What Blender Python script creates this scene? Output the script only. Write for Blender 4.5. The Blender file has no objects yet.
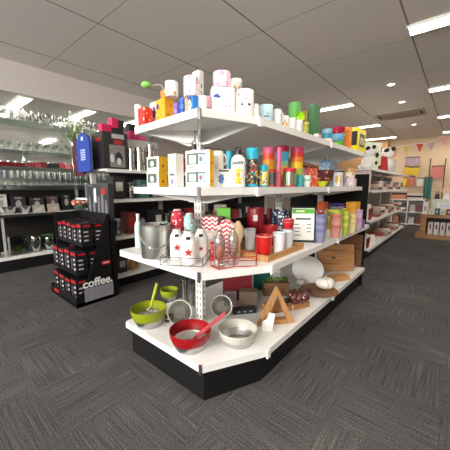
import bpy, bmesh, math, random
from mathutils import Vector, Matrix
PI = math.pi
random.seed(7)
SC = bpy.context.scene
COL = SC.collection

# ------------------------------------------------------------------ camera
FPX, PITCH, YAW = 275.0, 0.140, -0.705
CAM = Vector((1.473, -1.438, 1.309))
FW = Vector((math.sin(YAW)*math.cos(PITCH), math.cos(YAW)*math.cos(PITCH), -math.sin(PITCH)))
RT = Vector((math.cos(YAW), -math.sin(YAW), 0))
UP = RT.cross(FW)
cd = bpy.data.cameras.new('camera'); cd.sensor_width = 36; cd.lens = FPX/450*36
cd.clip_start = .05
co = bpy.data.objects.new('camera', cd); COL.objects.link(co)
co.location = CAM; co.rotation_euler = (PI/2-PITCH, 0, -YAW)
SC.camera = co

# measuring helpers: a sight line met with a real surface gives the spot in the room
def sight(px, py): return FW + RT*((px-225)/FPX) + UP*((224.7-py)/FPX)
def at_z(px, py, z):
    d = sight(px, py); return CAM + d*((z-CAM.z)/d.z)
def at_pl(px, py, p, n):
    d = sight(px, py); t = ((Vector((p[0], p[1], 0))-CAM).dot(Vector((n[0], n[1], 0))))/(d.x*n[0]+d.y*n[1])
    return CAM + d*t
def pxm(p): return FPX/((Vector(p)-CAM).dot(FW))      # pixels per metre there

# ------------------------------------------------------------------ materials
def lin(c):
    if isinstance(c, str):
        c = c.lstrip('#'); c = [int(c[i:i+2], 16)/255 for i in (0, 2, 4)]
        return tuple((v/12.92 if v <= .04045 else ((v+.055)/1.055)**2.4) for v in c)+(1,)
    return tuple(c)+(1,) if len(c) == 3 else tuple(c)
MATS = {}
def newmat(name):
    m = bpy.data.materials.new(name); m.use_nodes = True
    nt = m.node_tree; b = nt.nodes['Principled BSDF']
    return m, nt, b
def mat(col, rough=.5, metal=0., var=.06, spec=.5, coat=0., bump=0., key=None):
    k = key or ('m', col if isinstance(col, str) else tuple(col), rough, metal, var, spec, coat, bump)
    if k in MATS: return MATS[k]
    m, nt, b = newmat('surface'); N = nt.nodes; L = nt.links
    c = lin(col)
    tc = N.new('ShaderNodeTexCoord'); no = N.new('ShaderNodeTexNoise'); no.inputs['Scale'].default_value = 14
    no.inputs['Detail'].default_value = 3
    L.new(tc.outputs['Object'], no.inputs['Vector'])
    mx = N.new('ShaderNodeMix'); mx.data_type = 'RGBA'
    mx.inputs[6].default_value = tuple(v*(1-var) for v in c[:3])+(1,)
    mx.inputs[7].default_value = tuple(min(1, v*(1+var)) for v in c[:3])+(1,)
    L.new(no.outputs['Fac'], mx.inputs[0]); L.new(mx.outputs[2], b.inputs['Base Color'])
    b.inputs['Roughness'].default_value = rough; b.inputs['Metallic'].default_value = metal
    b.inputs['Specular IOR Level'].default_value = spec; b.inputs['Coat Weight'].default_value = coat
    if bump:
        bp = N.new('ShaderNodeBump'); bp.inputs['Strength'].default_value = bump; bp.inputs['Distance'].default_value = .01
        n2 = N.new('ShaderNodeTexNoise'); n2.inputs['Scale'].default_value = 160
        L.new(tc.outputs['Object'], n2.inputs['Vector']); L.new(n2.outputs['Fac'], bp.inputs['Height']); L.new(bp.outputs['Normal'], b.inputs['Normal'])
    MATS[k] = m; return m
def glass(tint='#f4faf7', refl=.16, rough=.06):
    k = ('g', tint, refl, rough)
    if k in MATS: return MATS[k]
    m, nt, b = newmat('clear glass'); N = nt.nodes; L = nt.links; N.remove(b)
    t = N.new('ShaderNodeBsdfTransparent'); t.inputs[0].default_value = lin(tint)
    g = N.new('ShaderNodeBsdfGlossy'); g.inputs['Roughness'].default_value = rough
    lw = N.new('ShaderNodeLayerWeight'); lw.inputs['Blend'].default_value = .35
    no = N.new('ShaderNodeTexNoise'); no.inputs['Scale'].default_value = 5
    mm = N.new('ShaderNodeMath'); mm.operation = 'MULTIPLY_ADD'; mm.inputs[1].default_value = .6; mm.inputs[2].default_value = refl*.5
    L.new(lw.outputs['Facing'], mm.inputs[0])
    ma = N.new('ShaderNodeMath'); ma.operation = 'MULTIPLY_ADD'; ma.inputs[1].default_value = refl*.3
    L.new(no.outputs['Fac'], ma.inputs[0]); L.new(mm.outputs[0], ma.inputs[2])
    mx = N.new('ShaderNodeMixShader'); L.new(ma.outputs[0], mx.inputs[0]); L.new(t.outputs[0], mx.inputs[1]); L.new(g.outputs[0], mx.inputs[2])
    L.new(mx.outputs[0], N['Material Output'].inputs['Surface']); MATS[k] = m; return m
def emit(col, s):
    k = ('e', col, s)
    if k in MATS: return MATS[k]
    m, nt, b = newmat('lamp diffuser'); b.inputs['Base Color'].default_value = (.8, .8, .8, 1)
    b.inputs['Emission Color'].default_value = lin(col); b.inputs['Emission Strength'].default_value = s
    MATS[k] = m; return m
def ramp(nt, cols, const=True):
    r = nt.nodes.new('ShaderNodeValToRGB'); e = r.color_ramp
    if const: e.interpolation = 'CONSTANT'
    n = len(cols)
    while len(e.elements) < n: e.elements.new(.5)
    for i, c in enumerate(cols):
        p = c[1] if isinstance(c, tuple) else (i/n if const else i/(n-1))
        e.elements[i].position = p
    for i, c in enumerate(cols):
        e.elements[i].color = lin(c[0] if isinstance(c, tuple) else c)
    return r
def spots(bg, cols, scale=40, thr=.35, rough=.4, rnd=1.):
    """scattered dots / petals / motifs of several colours on a ground colour"""
    k = ('s', bg, tuple(cols), scale, thr, rnd)
    if k in MATS: return MATS[k]
    m, nt, b = newmat('printed pattern'); N = nt.nodes; L = nt.links
    tc = N.new('ShaderNodeTexCoord'); v = N.new('ShaderNodeTexVoronoi'); v.inputs['Scale'].default_value = scale; v.inputs['Randomness'].default_value = rnd
    L.new(tc.outputs['Object'], v.inputs['Vector'])
    lt = N.new('ShaderNodeMath'); lt.operation = 'LESS_THAN'; lt.inputs[1].default_value = thr
    L.new(v.outputs['Distance'], lt.inputs[0])
    sp = N.new('ShaderNodeSeparateColor'); L.new(v.outputs['Color'], sp.inputs[0])
    r = ramp(nt, list(cols)); L.new(sp.outputs[0], r.inputs[0])
    mx = N.new('ShaderNodeMix'); mx.data_type = 'RGBA'; mx.inputs[6].default_value = lin(bg)
    L.new(lt.outputs[0], mx.inputs[0]); L.new(r.outputs[0], mx.inputs[7]); L.new(mx.outputs[2], b.inputs['Base Color'])
    b.inputs['Roughness'].default_value = rough; MATS[k] = m; return m
def bands(cols, height, axis='Z', rough=.4, off=0., metal=0.):
    """colour bands along one axis (list of (colour, start fraction))"""
    k = ('b', tuple(cols), height, axis, off)
    if k in MATS: return MATS[k]
    m, nt, b = newmat('banded print'); N = nt.nodes; L = nt.links
    tc = N.new('ShaderNodeTexCoord'); s = N.new('ShaderNodeSeparateXYZ'); L.new(tc.outputs['Object'], s.inputs[0])
    d = N.new('ShaderNodeMath'); d.operation = 'MULTIPLY_ADD'; d.inputs[1].default_value = 1/height; d.inputs[2].default_value = off
    L.new(s.outputs[axis], d.inputs[0])
    r = ramp(nt, list(cols)); L.new(d.outputs[0], r.inputs[0]); L.new(r.outputs[0], b.inputs['Base Color'])
    b.inputs['Roughness'].default_value = rough; b.inputs['Metallic'].default_value = metal; MATS[k] = m; return m
def stripes(c1, c2, period, axis='X', rough=.5, duty=.5):
    k = ('st', c1, c2, period, axis, duty)
    if k in MATS: return MATS[k]
    m, nt, b = newmat('striped print'); N = nt.nodes; L = nt.links
    tc = N.new('ShaderNodeTexCoord'); s = N.new('ShaderNodeSeparateXYZ'); L.new(tc.outputs['Object'], s.inputs[0])
    d = N.new('ShaderNodeMath'); d.operation = 'MULTIPLY'; d.inputs[1].default_value = 1/period
    if axis == 'XY':
        a = N.new('ShaderNodeMath'); L.new(s.outputs['X'], a.inputs[0]); L.new(s.outputs['Y'], a.inputs[1]); L.new(a.outputs[0], d.inputs[0])
    else: L.new(s.outputs[axis], d.inputs[0])
    f = N.new('ShaderNodeMath'); f.operation = 'FRACT'; L.new(d.outputs[0], f.inputs[0])
    r = ramp(nt, [(c1, 0), (c2, duty)]); L.new(f.outputs[0], r.inputs[0]); L.new(r.outputs[0], b.inputs['Base Color'])
    b.inputs['Roughness'].default_value = rough; MATS[k] = m; return m
def chevron(c1, c2, pz=.03, px=.04, rough=.8):
    k = ('ch', c1, c2, pz, px)
    if k in MATS: return MATS[k]
    m, nt, b = newmat('chevron print'); N = nt.nodes; L = nt.links
    tc = N.new('ShaderNodeTexCoord'); s = N.new('ShaderNodeSeparateXYZ'); L.new(tc.outputs['Object'], s.inputs[0])
    def M(op, a, bb=None, c=None):
        n = N.new('ShaderNodeMath'); n.operation = op
        for i, q in enumerate((a, bb, c)):
            if q is None: continue
            if isinstance(q, (int, float)): n.inputs[i].default_value = q
            else: L.new(q, n.inputs[i])
        return n.outputs[0]
    h = M('ADD', s.outputs['X'], s.outputs['Y'])
    z = M('ABSOLUTE', M('SUBTRACT', M('FRACT', M('MULTIPLY', h, 1/px)), .5))
    q = M('FRACT', M('ADD', M('MULTIPLY', s.outputs['Z'], 1/pz), M('MULTIPLY', z, 1.3)))
    r = ramp(nt, [(c1, 0), (c2, .5)]); L.new(q, r.inputs[0]); L.new(r.outputs[0], b.inputs['Base Color'])
    b.inputs['Roughness'].default_value = rough; MATS[k] = m; return m
def wood(c1='#c79a63', c2='#8f5f33', scale=1., rough=.5, axis='Y'):
    k = ('w', c1, c2, scale, axis)
    if k in MATS: return MATS[k]
    m, nt, b = newmat('wood grain'); N = nt.nodes; L = nt.links
    tc = N.new('ShaderNodeTexCoord'); mp = N.new('ShaderNodeMapping')
    sc = {'X': (2, 22, 22), 'Y': (22, 2, 22), 'Z': (22, 22, 2)}[axis]
    mp.inputs['Scale'].default_value = tuple(v*scale for v in sc); L.new(tc.outputs['Object'], mp.inputs[0])
    no = N.new('ShaderNodeTexNoise'); no.inputs['Scale'].default_value = 1.6; no.inputs['Detail'].default_value = 5; no.inputs['Distortion'].default_value = .8
    L.new(mp.outputs[0], no.inputs['Vector'])
    r = ramp(nt, [(c2, .32), (c1, .52), (c1, .58), (c2, .8)], False); L.new(no.outputs['Fac'], r.inputs[0]); L.new(r.outputs[0], b.inputs['Base Color'])
    b.inputs['Roughness'].default_value = rough; MATS[k] = m; return m
def carpet_mat():
    m, nt, b = newmat('loop pile carpet'); N = nt.nodes; L = nt.links
    tc = N.new('ShaderNodeTexCoord')
    def noise(sx, sy, sc, det=3):
        mp = N.new('ShaderNodeMapping'); mp.inputs['Scale'].default_value = (sx, sy, 1); L.new(tc.outputs['Object'], mp.inputs[0])
        n = N.new('ShaderNodeTexNoise'); n.inputs['Scale'].default_value = sc; n.inputs['Detail'].default_value = det
        L.new(mp.outputs[0], n.inputs['Vector']); return n.outputs['Fac']
    ck = N.new('ShaderNodeTexChecker'); ck.inputs['Scale'].default_value = 2.0; L.new(tc.outputs['Object'], ck.inputs['Vector'])
    mx = N.new('ShaderNodeMix'); mx.data_type = 'FLOAT'
    L.new(ck.outputs['Fac'], mx.inputs[0]); L.new(noise(2.5, 90, 1.2), mx.inputs[2]); L.new(noise(90, 2.5, 1.2), mx.inputs[3])
    f = noise(1, 1, 120, 3); g = noise(1, 1, 1.3, 2)
    a = N.new('ShaderNodeMath'); a.operation = 'MULTIPLY_ADD'; a.inputs[1].default_value = .36; L.new(mx.outputs[0], a.inputs[0])
    a2 = N.new('ShaderNodeMath'); a2.operation = 'MULTIPLY_ADD'; a2.inputs[1].default_value = .4; L.new(f, a2.inputs[0])
    a3 = N.new('ShaderNodeMath'); a3.operation = 'MULTIPLY'; a3.inputs[1].default_value = .15; L.new(g, a3.inputs[0])
    L.new(a3.outputs[0], a2.inputs[2]); L.new(a2.outputs[0], a.inputs[2])
    r = ramp(nt, [('#39393a', .36), ('#595756', .5), ('#878380', .64)], False); L.new(a.outputs[0], r.inputs[0]); L.new(r.outputs[0], b.inputs['Base Color'])
    bp = N.new('ShaderNodeBump'); bp.inputs['Strength'].default_value = .5; bp.inputs['Distance'].default_value = .004
    L.new(f, bp.inputs['Height']); L.new(bp.outputs['Normal'], b.inputs['Normal'])
    b.inputs['Roughness'].default_value = .95; b.inputs['Specular IOR Level'].default_value = .1
    return m
def ceiling_mat():
    m, nt, b = newmat('ceiling panels'); N = nt.nodes; L = nt.links
    tc = N.new('ShaderNodeTexCoord'); s = N.new('ShaderNodeSeparateXYZ'); L.new(tc.outputs['Object'], s.inputs[0])
    outs = []
    for ax, per, off, wd in (('X', 1.2, -.33+.03, .014), ('Y', 1.2, 4.85, .006)):
        a = N.new('ShaderNodeMath'); a.operation = 'SUBTRACT'; a.inputs[1].default_value = off; L.new(s.outputs[ax], a.inputs[0])
        d = N.new('ShaderNodeMath'); d.operation = 'MULTIPLY'; d.inputs[1].default_value = 1/per; L.new(a.outputs[0], d.inputs[0])
        f = N.new('ShaderNodeMath'); f.operation = 'FRACT'; L.new(d.outputs[0], f.inputs[0])
        l = N.new('ShaderNodeMath'); l.operation = 'LESS_THAN'; l.inputs[1].default_value = wd; L.new(f.outputs[0], l.inputs[0]); outs.append(l.outputs[0])
    mxm = N.new('ShaderNodeMath'); mxm.operation = 'MAXIMUM'; L.new(outs[0], mxm.inputs[0]); L.new(outs[1], mxm.inputs[1])
    no = N.new('ShaderNodeTexNoise'); no.inputs['Scale'].default_value = 60; L.new(tc.outputs['Object'], no.inputs['Vector'])
    r = ramp(nt, ['#ded6cf', '#e6ded8'], False); L.new(no.outputs['Fac'], r.inputs[0])
    mx = N.new('ShaderNodeMix'); mx.data_type = 'RGBA'; mx.inputs[7].default_value = lin('#8a817b')
    L.new(mxm.outputs[0], mx.inputs[0]); L.new(r.outputs[0], mx.inputs[6]); L.new(mx.outputs[2], b.inputs['Base Color'])
    b.inputs['Roughness'].default_value = .9; return m
WHITE = mat('#efedea', .35, var=.02); SHELF = mat('#eceae7', .4, var=.03); BLACK = mat('#121113', .45); DARK = mat('#25211f', .6)
STEEL = mat('#c9c6c2', .18, 1.); CHROME = mat('#d8d8d8', .08, 1.); GALV = mat('#c6c5c0', .3, 1., var=.25)
PAPER = mat('#f5f3ef', .6, var=.03); RED = mat('#c3141b', .3); GLASS = glass(); SKIN = mat('#222222')
BLK = mat('#1b1a1d', .4); REDLAB = mat('#b81a24', .45)

# ------------------------------------------------------------------ mesh builder
class MB:
    def __init__(s): s.bm = bmesh.new(); s.M = Matrix.Identity(4)
    def _v(s, p): return s.bm.verts.new(s.M @ Vector(p))
    def _f(s, vs, mi=0):
        try: f = s.bm.faces.new(vs); f.material_index = mi; return f
        except ValueError: return None
    def box(s, c, d, mi=0, rz=0., bev=0.):
        R = Matrix.Rotation(rz, 3, 'Z'); hx, hy, hz = d[0]/2, d[1]/2, d[2]/2; c = Vector(c)
        if bev:
            b = min(bev, hx*.9, hy*.9); out = [(-hx+b, -hy), (hx-b, -hy), (hx, -hy+b), (hx, hy-b), (hx-b, hy), (-hx+b, hy), (-hx, hy-b), (-hx, -hy+b)]
            return s.prism([tuple((R @ Vector((x, y, 0))+c)[:2]) for x, y in out], c.z-hz, c.z+hz, mi)
        v = [s._v(c + R @ Vector((x*hx, y*hy, z*hz))) for z in (-1, 1) for x, y in ((-1, -1), (1, -1), (1, 1), (-1, 1))]
        for q in ((3, 2, 1, 0), (4, 5, 6, 7), (0, 1, 5, 4), (1, 2, 6, 5), (2, 3, 7, 6), (3, 0, 4, 7)): s._f([v[i] for i in q], mi)
        return s
    def prism(s, poly, z0, z1, mi=0, top=None):
        n = len(poly); tp = top or poly
        a = [s._v((x, y, z0)) for x, y in poly]; b = [s._v((x, y, z1)) for x, y in tp]
        s._f(a[::-1], mi); s._f(b, mi)
        for i in range(n): s._f([a[i], a[(i+1) % n], b[(i+1) % n], b[i]], mi)
        return s
    def xprism(s, poly, frame, t0, t1, mi=0):
        """polygon (u,v) in a frame (origin, U, V), given thickness along U x V"""
        o, U, V = [Vector(q) for q in frame]; W = U.cross(V).normalized(); n = len(poly)
        a = [s._v(o+U*x+V*y+W*t0) for x, y in poly]; b = [s._v(o+U*x+V*y+W*t1) for x, y in poly]
        s._f(a[::-1], mi); s._f(b, mi)
        for i in range(n): s._f([a[i], a[(i+1) % n], b[(i+1) % n], b[i]], mi)
        return s
    def lathe(s, prof, n=24, mi=0, c=(0, 0, 0), sq=1., mis=None):
        rings = []
        for r, z in prof:
            if r < 1e-6: rings.append([s._v((c[0], c[1], c[2]+z))])
            else: rings.append([s._v((c[0]+r*math.cos(2*PI*i/n), c[1]+sq*r*math.sin(2*PI*i/n), c[2]+z)) for i in range(n)])
        for k in range(len(rings)-1):
            A, B = rings[k], rings[k+1]; m = mis[k] if mis else mi
            for i in range(n):
                j = (i+1) % n
                if len(A) == 1 and len(B) == 1: continue
                if len(A) == 1: s._f([A[0], B[j], B[i]], m)
                elif len(B) == 1: s._f([A[i], A[j], B[0]], m)
                else: s._f([A[i], A[j], B[j], B[i]], m)
        return s
    def tube(s, pts, r, n=8, mi=0, closed=False):
        pts = [Vector(p) for p in pts]; rings = []; N = len(pts); rr = r if isinstance(r, (list, tuple)) else [r]*N
        ref = Vector((0, 0, 1))
        for i, p in enumerate(pts):
            if closed: t = pts[(i+1) % N]-pts[i-1]
            else: t = pts[min(i+1, N-1)]-pts[max(i-1, 0)]
            t.normalize()
            a = t.cross(ref)
            if a.length < .05: a = t.cross(Vector((1, 0, 0)))
            a.normalize(); b = t.cross(a)
            rings.append([s._v(p+(a*math.cos(2*PI*k/n)+b*math.sin(2*PI*k/n))*rr[i]) for k in range(n)])
        for i in range(N if closed else N-1):
            A, B = rings[i], rings[(i+1) % N]
            for k in range(n): s._f([A[k], A[(k+1) % n], B[(k+1) % n], B[k]], mi)
        if not closed: s._f(rings[0][::-1], mi); s._f(rings[-1], mi)
        return s
    def ball(s, c, r, mi=0, n=14, m=8):
        rx, ry, rz = r if isinstance(r, (tuple, list)) else (r, r, r)
        prof = [(math.sin(PI*i/m), -math.cos(PI*i/m)) for i in range(m+1)]; rings = []
        for q, z in prof:
            if q < 1e-6: rings.append([s._v((c[0], c[1], c[2]+z*rz))])
            else: rings.append([s._v((c[0]+q*rx*math.cos(2*PI*i/n), c[1]+q*ry*math.sin(2*PI*i/n), c[2]+z*rz)) for i in range(n)])
        for k in range(m):
            A, B = rings[k], rings[k+1]
            for i in range(n):
                j = (i+1) % n
                if len(A) == 1: s._f([A[0], B[j], B[i]], mi)
                elif len(B) == 1: s._f([A[i], A[j], B[0]], mi)
                else: s._f([A[i], A[j], B[j], B[i]], mi)
        return s
    def patch(s, r, a0, aw, z0, hz, mi=0, n=16, ell=True):
        """curved sticker on a cylinder of radius r, centred at angle a0, height z0"""
        if ell:
            c = s._v((r*math.cos(a0), r*math.sin(a0), z0))
            ring = [s._v((r*math.cos(a0+aw*math.cos(t)), r*math.sin(a0+aw*math.cos(t)), z0+hz*math.sin(t))) for t in (2*PI*i/n for i in range(n))]
            for i in range(n): s._f([c, ring[i], ring[(i+1) % n]], mi)
        else:
            k = 6; lo = [s._v((r*math.cos(a0+aw*(2*i/k-1)), r*math.sin(a0+aw*(2*i/k-1)), z0-hz)) for i in range(k+1)]
            hi = [s._v((r*math.cos(a0+aw*(2*i/k-1)), r*math.sin(a0+aw*(2*i/k-1)), z0+hz)) for i in range(k+1)]
            for i in range(k): s._f([lo[i], lo[i+1], hi[i+1], hi[i]], mi)
        return s
    def build(s, name, mats, parent=None, smooth=True, loc=None, rz=None):
        me = bpy.data.meshes.new(name)
        bmesh.ops.recalc_face_normals(s.bm, faces=s.bm.faces)
        s.bm.to_mesh(me); s.bm.free()
        for m in (mats if isinstance(mats, (list, tuple)) else [mats]): me.materials.append(m)
        if smooth:
            for p in me.polygons: p.use_smooth = True
            me.set_sharp_from_angle(angle=math.radians(38))
        o = bpy.data.objects.new(name, me); COL.objects.link(o)
        if parent: o.parent = parent
        if loc is not None: o.location = loc
        if rz is not None: o.rotation_euler = (0, 0, rz)
        return o
def text_mesh(body, size, name, m, parent, loc, rot, depth=.001, bold=0.):
    cu = bpy.data.curves.new(name, 'FONT'); cu.body = body; cu.size = size; cu.extrude = depth; cu.align_x = 'CENTER'; cu.offset = bold
    t = bpy.data.objects.new(name, cu); COL.objects.link(t)
    dg = bpy.context.evaluated_depsgraph_get(); me = bpy.data.meshes.new_from_object(t.evaluated_get(dg))
    bpy.data.objects.remove(t); me.materials.clear(); me.materials.append(m)
    o = bpy.data.objects.new(name, me); COL.objects.link(o); o.parent = parent; o.location = loc; o.rotation_euler = rot
    return o
def tag(o, label, cat, group=None, kind=None):
    o['label'] = label; o['category'] = cat
    if group: o['group'] = group
    if kind: o['kind'] = kind
    return o
def thing(name, label, cat, loc=(0, 0, 0), rz=0., group=None):
    o = bpy.data.objects.new(name, None); o.empty_display_size = .05; COL.objects.link(o)
    o.location = loc; o.rotation_euler = (0, 0, rz); return tag(o, label, cat, group)
def struct(o): o['kind'] = 'structure'; return o
def dup(root, loc, rz=None, label=None, group=None, scale=None):
    r = root.copy(); COL.objects.link(r); r.location = loc
    if rz is not None: r.rotation_euler = (0, 0, rz)
    if scale: r.scale = scale
    if label: r['label'] = label
    if group: r['group'] = group
    for ch in list(root.children):
        c = ch.copy(); COL.objects.link(c); c.parent = r
        for g in list(ch.children):
            d = g.copy(); COL.objects.link(d); d.parent = c
    return r
ORD = ['first', 'second', 'third', 'fourth', 'fifth', 'sixth', 'seventh', 'eighth', 'ninth', 'tenth', 'eleventh', 'twelfth', 'thirteenth', 'fourteenth', 'fifteenth', 'sixteenth']

# ================================================================== the room
H = 2.95
XL, XR, YF, YB = -4.4, 4.6, -6.0, 10.4
def room():
    struct(MB().box(((XL+XR)/2, (YF+YB)/2, -.05), (XR-XL+.4, YB-YF+.4, .1)).build('floor', carpet_mat(), smooth=False))
    struct(MB().box(((XL+XR)/2, (YF+YB)/2, H+.05), (XR-XL+.4, YB-YF+.4, .1)).build('ceiling', ceiling_mat(), smooth=False))
    plaster = mat('#b5aaa2', .85, var=.04, bump=.05); warm = mat('#d9bfa0', .85, var=.03)
    struct(MB().box((XL-.1, (YF+YB)/2, H/2), (.2, YB-YF, H)).build('wall_left', plaster, smooth=False))
    struct(MB().box((XR+.1, (YF+YB)/2, H/2), (.2, YB-YF, H)).build('wall_right', mat('#d5cec5', .85), smooth=False))
    struct(MB().box(((XL+XR)/2, YB+.1, H/2), (XR-XL, .2, H)).build('wall_back', warm, smooth=False))
    fr = MB()
    fr.box(((XL+XR)/2, YF-.1, 2.8), (XR-XL, .2, .3)).box(((XL+XR)/2, YF-.1, .1), (XR-XL, .2, .2))
    fr.box((XL+.4, YF-.1, 1.42), (.8, .2, 2.45)).box((XR-.4, YF-.1, 1.42), (.8, .2, 2.45))
    struct(fr.build('wall_front', mat('#cfc8c0', .85), smooth=False))
    wn = bpy.data.objects.new('window_1', None); COL.objects.link(wn); wn.location = (.1, YF-.1, .2); struct(wn)
    f = MB(); W = XR-XL-1.6
    for x in (-W/2+.03, -W/6, W/6, W/2-.03): f.box((x, 0, 1.225), (.06, .08, 2.45))
    f.box((0, 0, .03), (W, .08, .06)).box((0, 0, 2.42), (W, .08, .06))
    f.build('window_frame', mat('#3a3a3c', .4, .6), wn, smooth=False)
    MB().box((0, 0, 1.225), (W-.12, .008, 2.33)).build('pane', glass('#fbfdfd', .06), wn, smooth=False)
    # dropped soffit along the left wall
    struct(MB().box((-3.8, (YF+YB)/2, 2.75), (1.2, YB-YF-.01, .399)).build('trim_1', mat('#d8d0c9', .85, var=.05, bump=.08), smooth=False))
    # tan partition at the far end
    struct(MB().box((-2.25, 10.2, 1.475), (3.2, .3, 2.94)).build('trim_2', mat('#b98d63', .8), smooth=False))
    # mirrored upper wall and dark lower wall behind the glass display
    m, nt, b = newmat('mirror'); b.inputs['Base Color'].default_value = (.86, .87, .86, 1); b.inputs['Metallic'].default_value = 1; b.inputs['Roughness'].default_value = .06
    df = nt.nodes.new('ShaderNodeBsdfDiffuse'); df.inputs[0].default_value = lin('#cfcac4'); mx = nt.nodes.new('ShaderNodeMixShader'); mx.inputs[0].default_value = .5  # pale diffuse half paints in the bright shop the mirror would reflect
    nt.links.new(b.outputs[0], mx.inputs[1]); nt.links.new(df.outputs[0], mx.inputs[2]); nt.links.new(mx.outputs[0], nt.nodes['Material Output'].inputs['Surface'])
    struct(MB().box((-4.35, .4, 1.9), (.06, 4.4, 1.29)).build('wall_mirror', m, smooth=False))
    struct(MB().box((-4.35, .4, .62), (.06, 4.4, 1.24)).build('wall_panel', mat('#241f1e', .6), smooth=False))
room()

def troffer(x0, y0, L, w, z, label, s):
    t = thing('ceiling_light', label, 'light', (x0+L/2, y0, z), 0, 'strip lights in the ceiling')
    fr = MB(); e = .02
    for sx, sy, dx, dy in ((0, w/2, L, e), (0, -w/2, L, e), (L/2, 0, e, w), (-L/2, 0, e, w)): fr.box((sx, sy, -.012), (dx, dy, .02))
    fr.build('light_frame', mat('#e8e6e2', .5), t, smooth=False)
    MB().box((0, 0, -.008), (L-.02, w-.02, .012)).build('diffuser', emit('#fff6ea', s), t, smooth=False)
LS = 17
for i, y in enumerate((4.65, 7.1, 9.5)):
    troffer(-1.53, y, 1.2, .2, H, 'white strip light on the ceiling, %s one away in the row above the main shelves' % ('nearest', 'middle', 'farthest')[i], LS)
    troffer(.9, y, 1.2, .2, H, 'white strip light on the ceiling at right edge, %s one in that row' % ('nearest', 'middle', 'farthest')[i], LS)
for i, y in enumerate((2.25, -.15, -2.6)):  # extra strips added for illumination, none of them seen
    troffer(.9, y, 1.2, .2, H, 'added ceiling strip light over the right aisle before the air vent, %s from the vent' % ORD[i], LS)
troffer(-1.53, -2.6, 1.2, .2, H, 'added ceiling strip light over the open floor in front of the coffee stand', LS)  # one more added strip, out of view behind the camera
for i, y in enumerate((-1.05, -.15, .75, 1.65)):
    troffer(-4.12, y, .85, .17, 2.55, 'soffit light over the glassware shelves, %s from the front' % ORD[i], 10)
dn = None
for i, (px, py) in enumerate(((391, 84), (402, 101.5), (414, 124))):
    p = at_z(px, py, H)
    t = thing('downlight', 'small round downlight in the ceiling %s' % ('in front of the air vent', 'just before the long air vent', 'behind the air vent')[i], 'light', (p.x, p.y, H), 0, 'round downlights')
    MB().lathe([(.045, -.0), (.06, -.012), (.066, -.001)], 20).build('trim_ring', WHITE, t)
    MB().lathe([(0, -.004), (.045, -.004)], 20).build('lamp', emit('#fff3e0', 9), t)
def vent():
    p = [at_z(*q, H) for q in ((371, 114.3), (422, 103.7), (425, 110), (378, 118.5))]
    x0, x1 = p[0].x+.05, p[1].x; y0, y1 = 5.85, 6.55
    t = thing('air_vent', 'long cream air conditioning vent with dark slots in the ceiling', 'vent', ((x0+x1)/2, (y0+y1)/2, H)); W = x1-x0; D = y1-y0
    MB().box((0, 0, -.012), (W, D, .024)).build('vent_panel', mat('#a5988c', .6), t, smooth=False)
    MB().box((0, .02, -.028), (W*.72, D*.45, .008)).build('grille', mat('#8f8274', .6), t, smooth=False)
    for sx in (-.43, .43): MB().box((W*sx, 0, -.026), (W*.06, D*.42, .006)).build('slot', DARK, t, smooth=False)
    MB().box((0, D*.42, -.026), (W*.6, .03, .006)).build('slot', DARK, t, smooth=False)
vent()

# lamp added outside the unseen shop window to light the fronts of the goods
ld = bpy.data.lights.new('added_front_lamp', 'AREA'); ld.shape = 'RECTANGLE'; ld.size = 7.4; ld.size_y = 1.0; ld.energy = 430; ld.color = (1, .97, .93)
lo = bpy.data.objects.new('added_front_lamp', ld); COL.objects.link(lo); lo.location = (.1, YF-.35, 2.15); lo.rotation_euler = (PI/2-.22, 0, 0)
w = bpy.data.worlds.new('world'); SC.world = w; w.use_nodes = True
w.node_tree.nodes['Background'].inputs[0].default_value = (.9, .93, 1, 1); w.node_tree.nodes['Background'].inputs[1].default_value = .35
SC.view_settings.view_transform = 'Standard'; SC.view_settings.look = 'None'; SC.view_settings.gamma = 1
SC.view_settings.use_curve_mapping = False; SC.view_settings.exposure = 1.0

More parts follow.
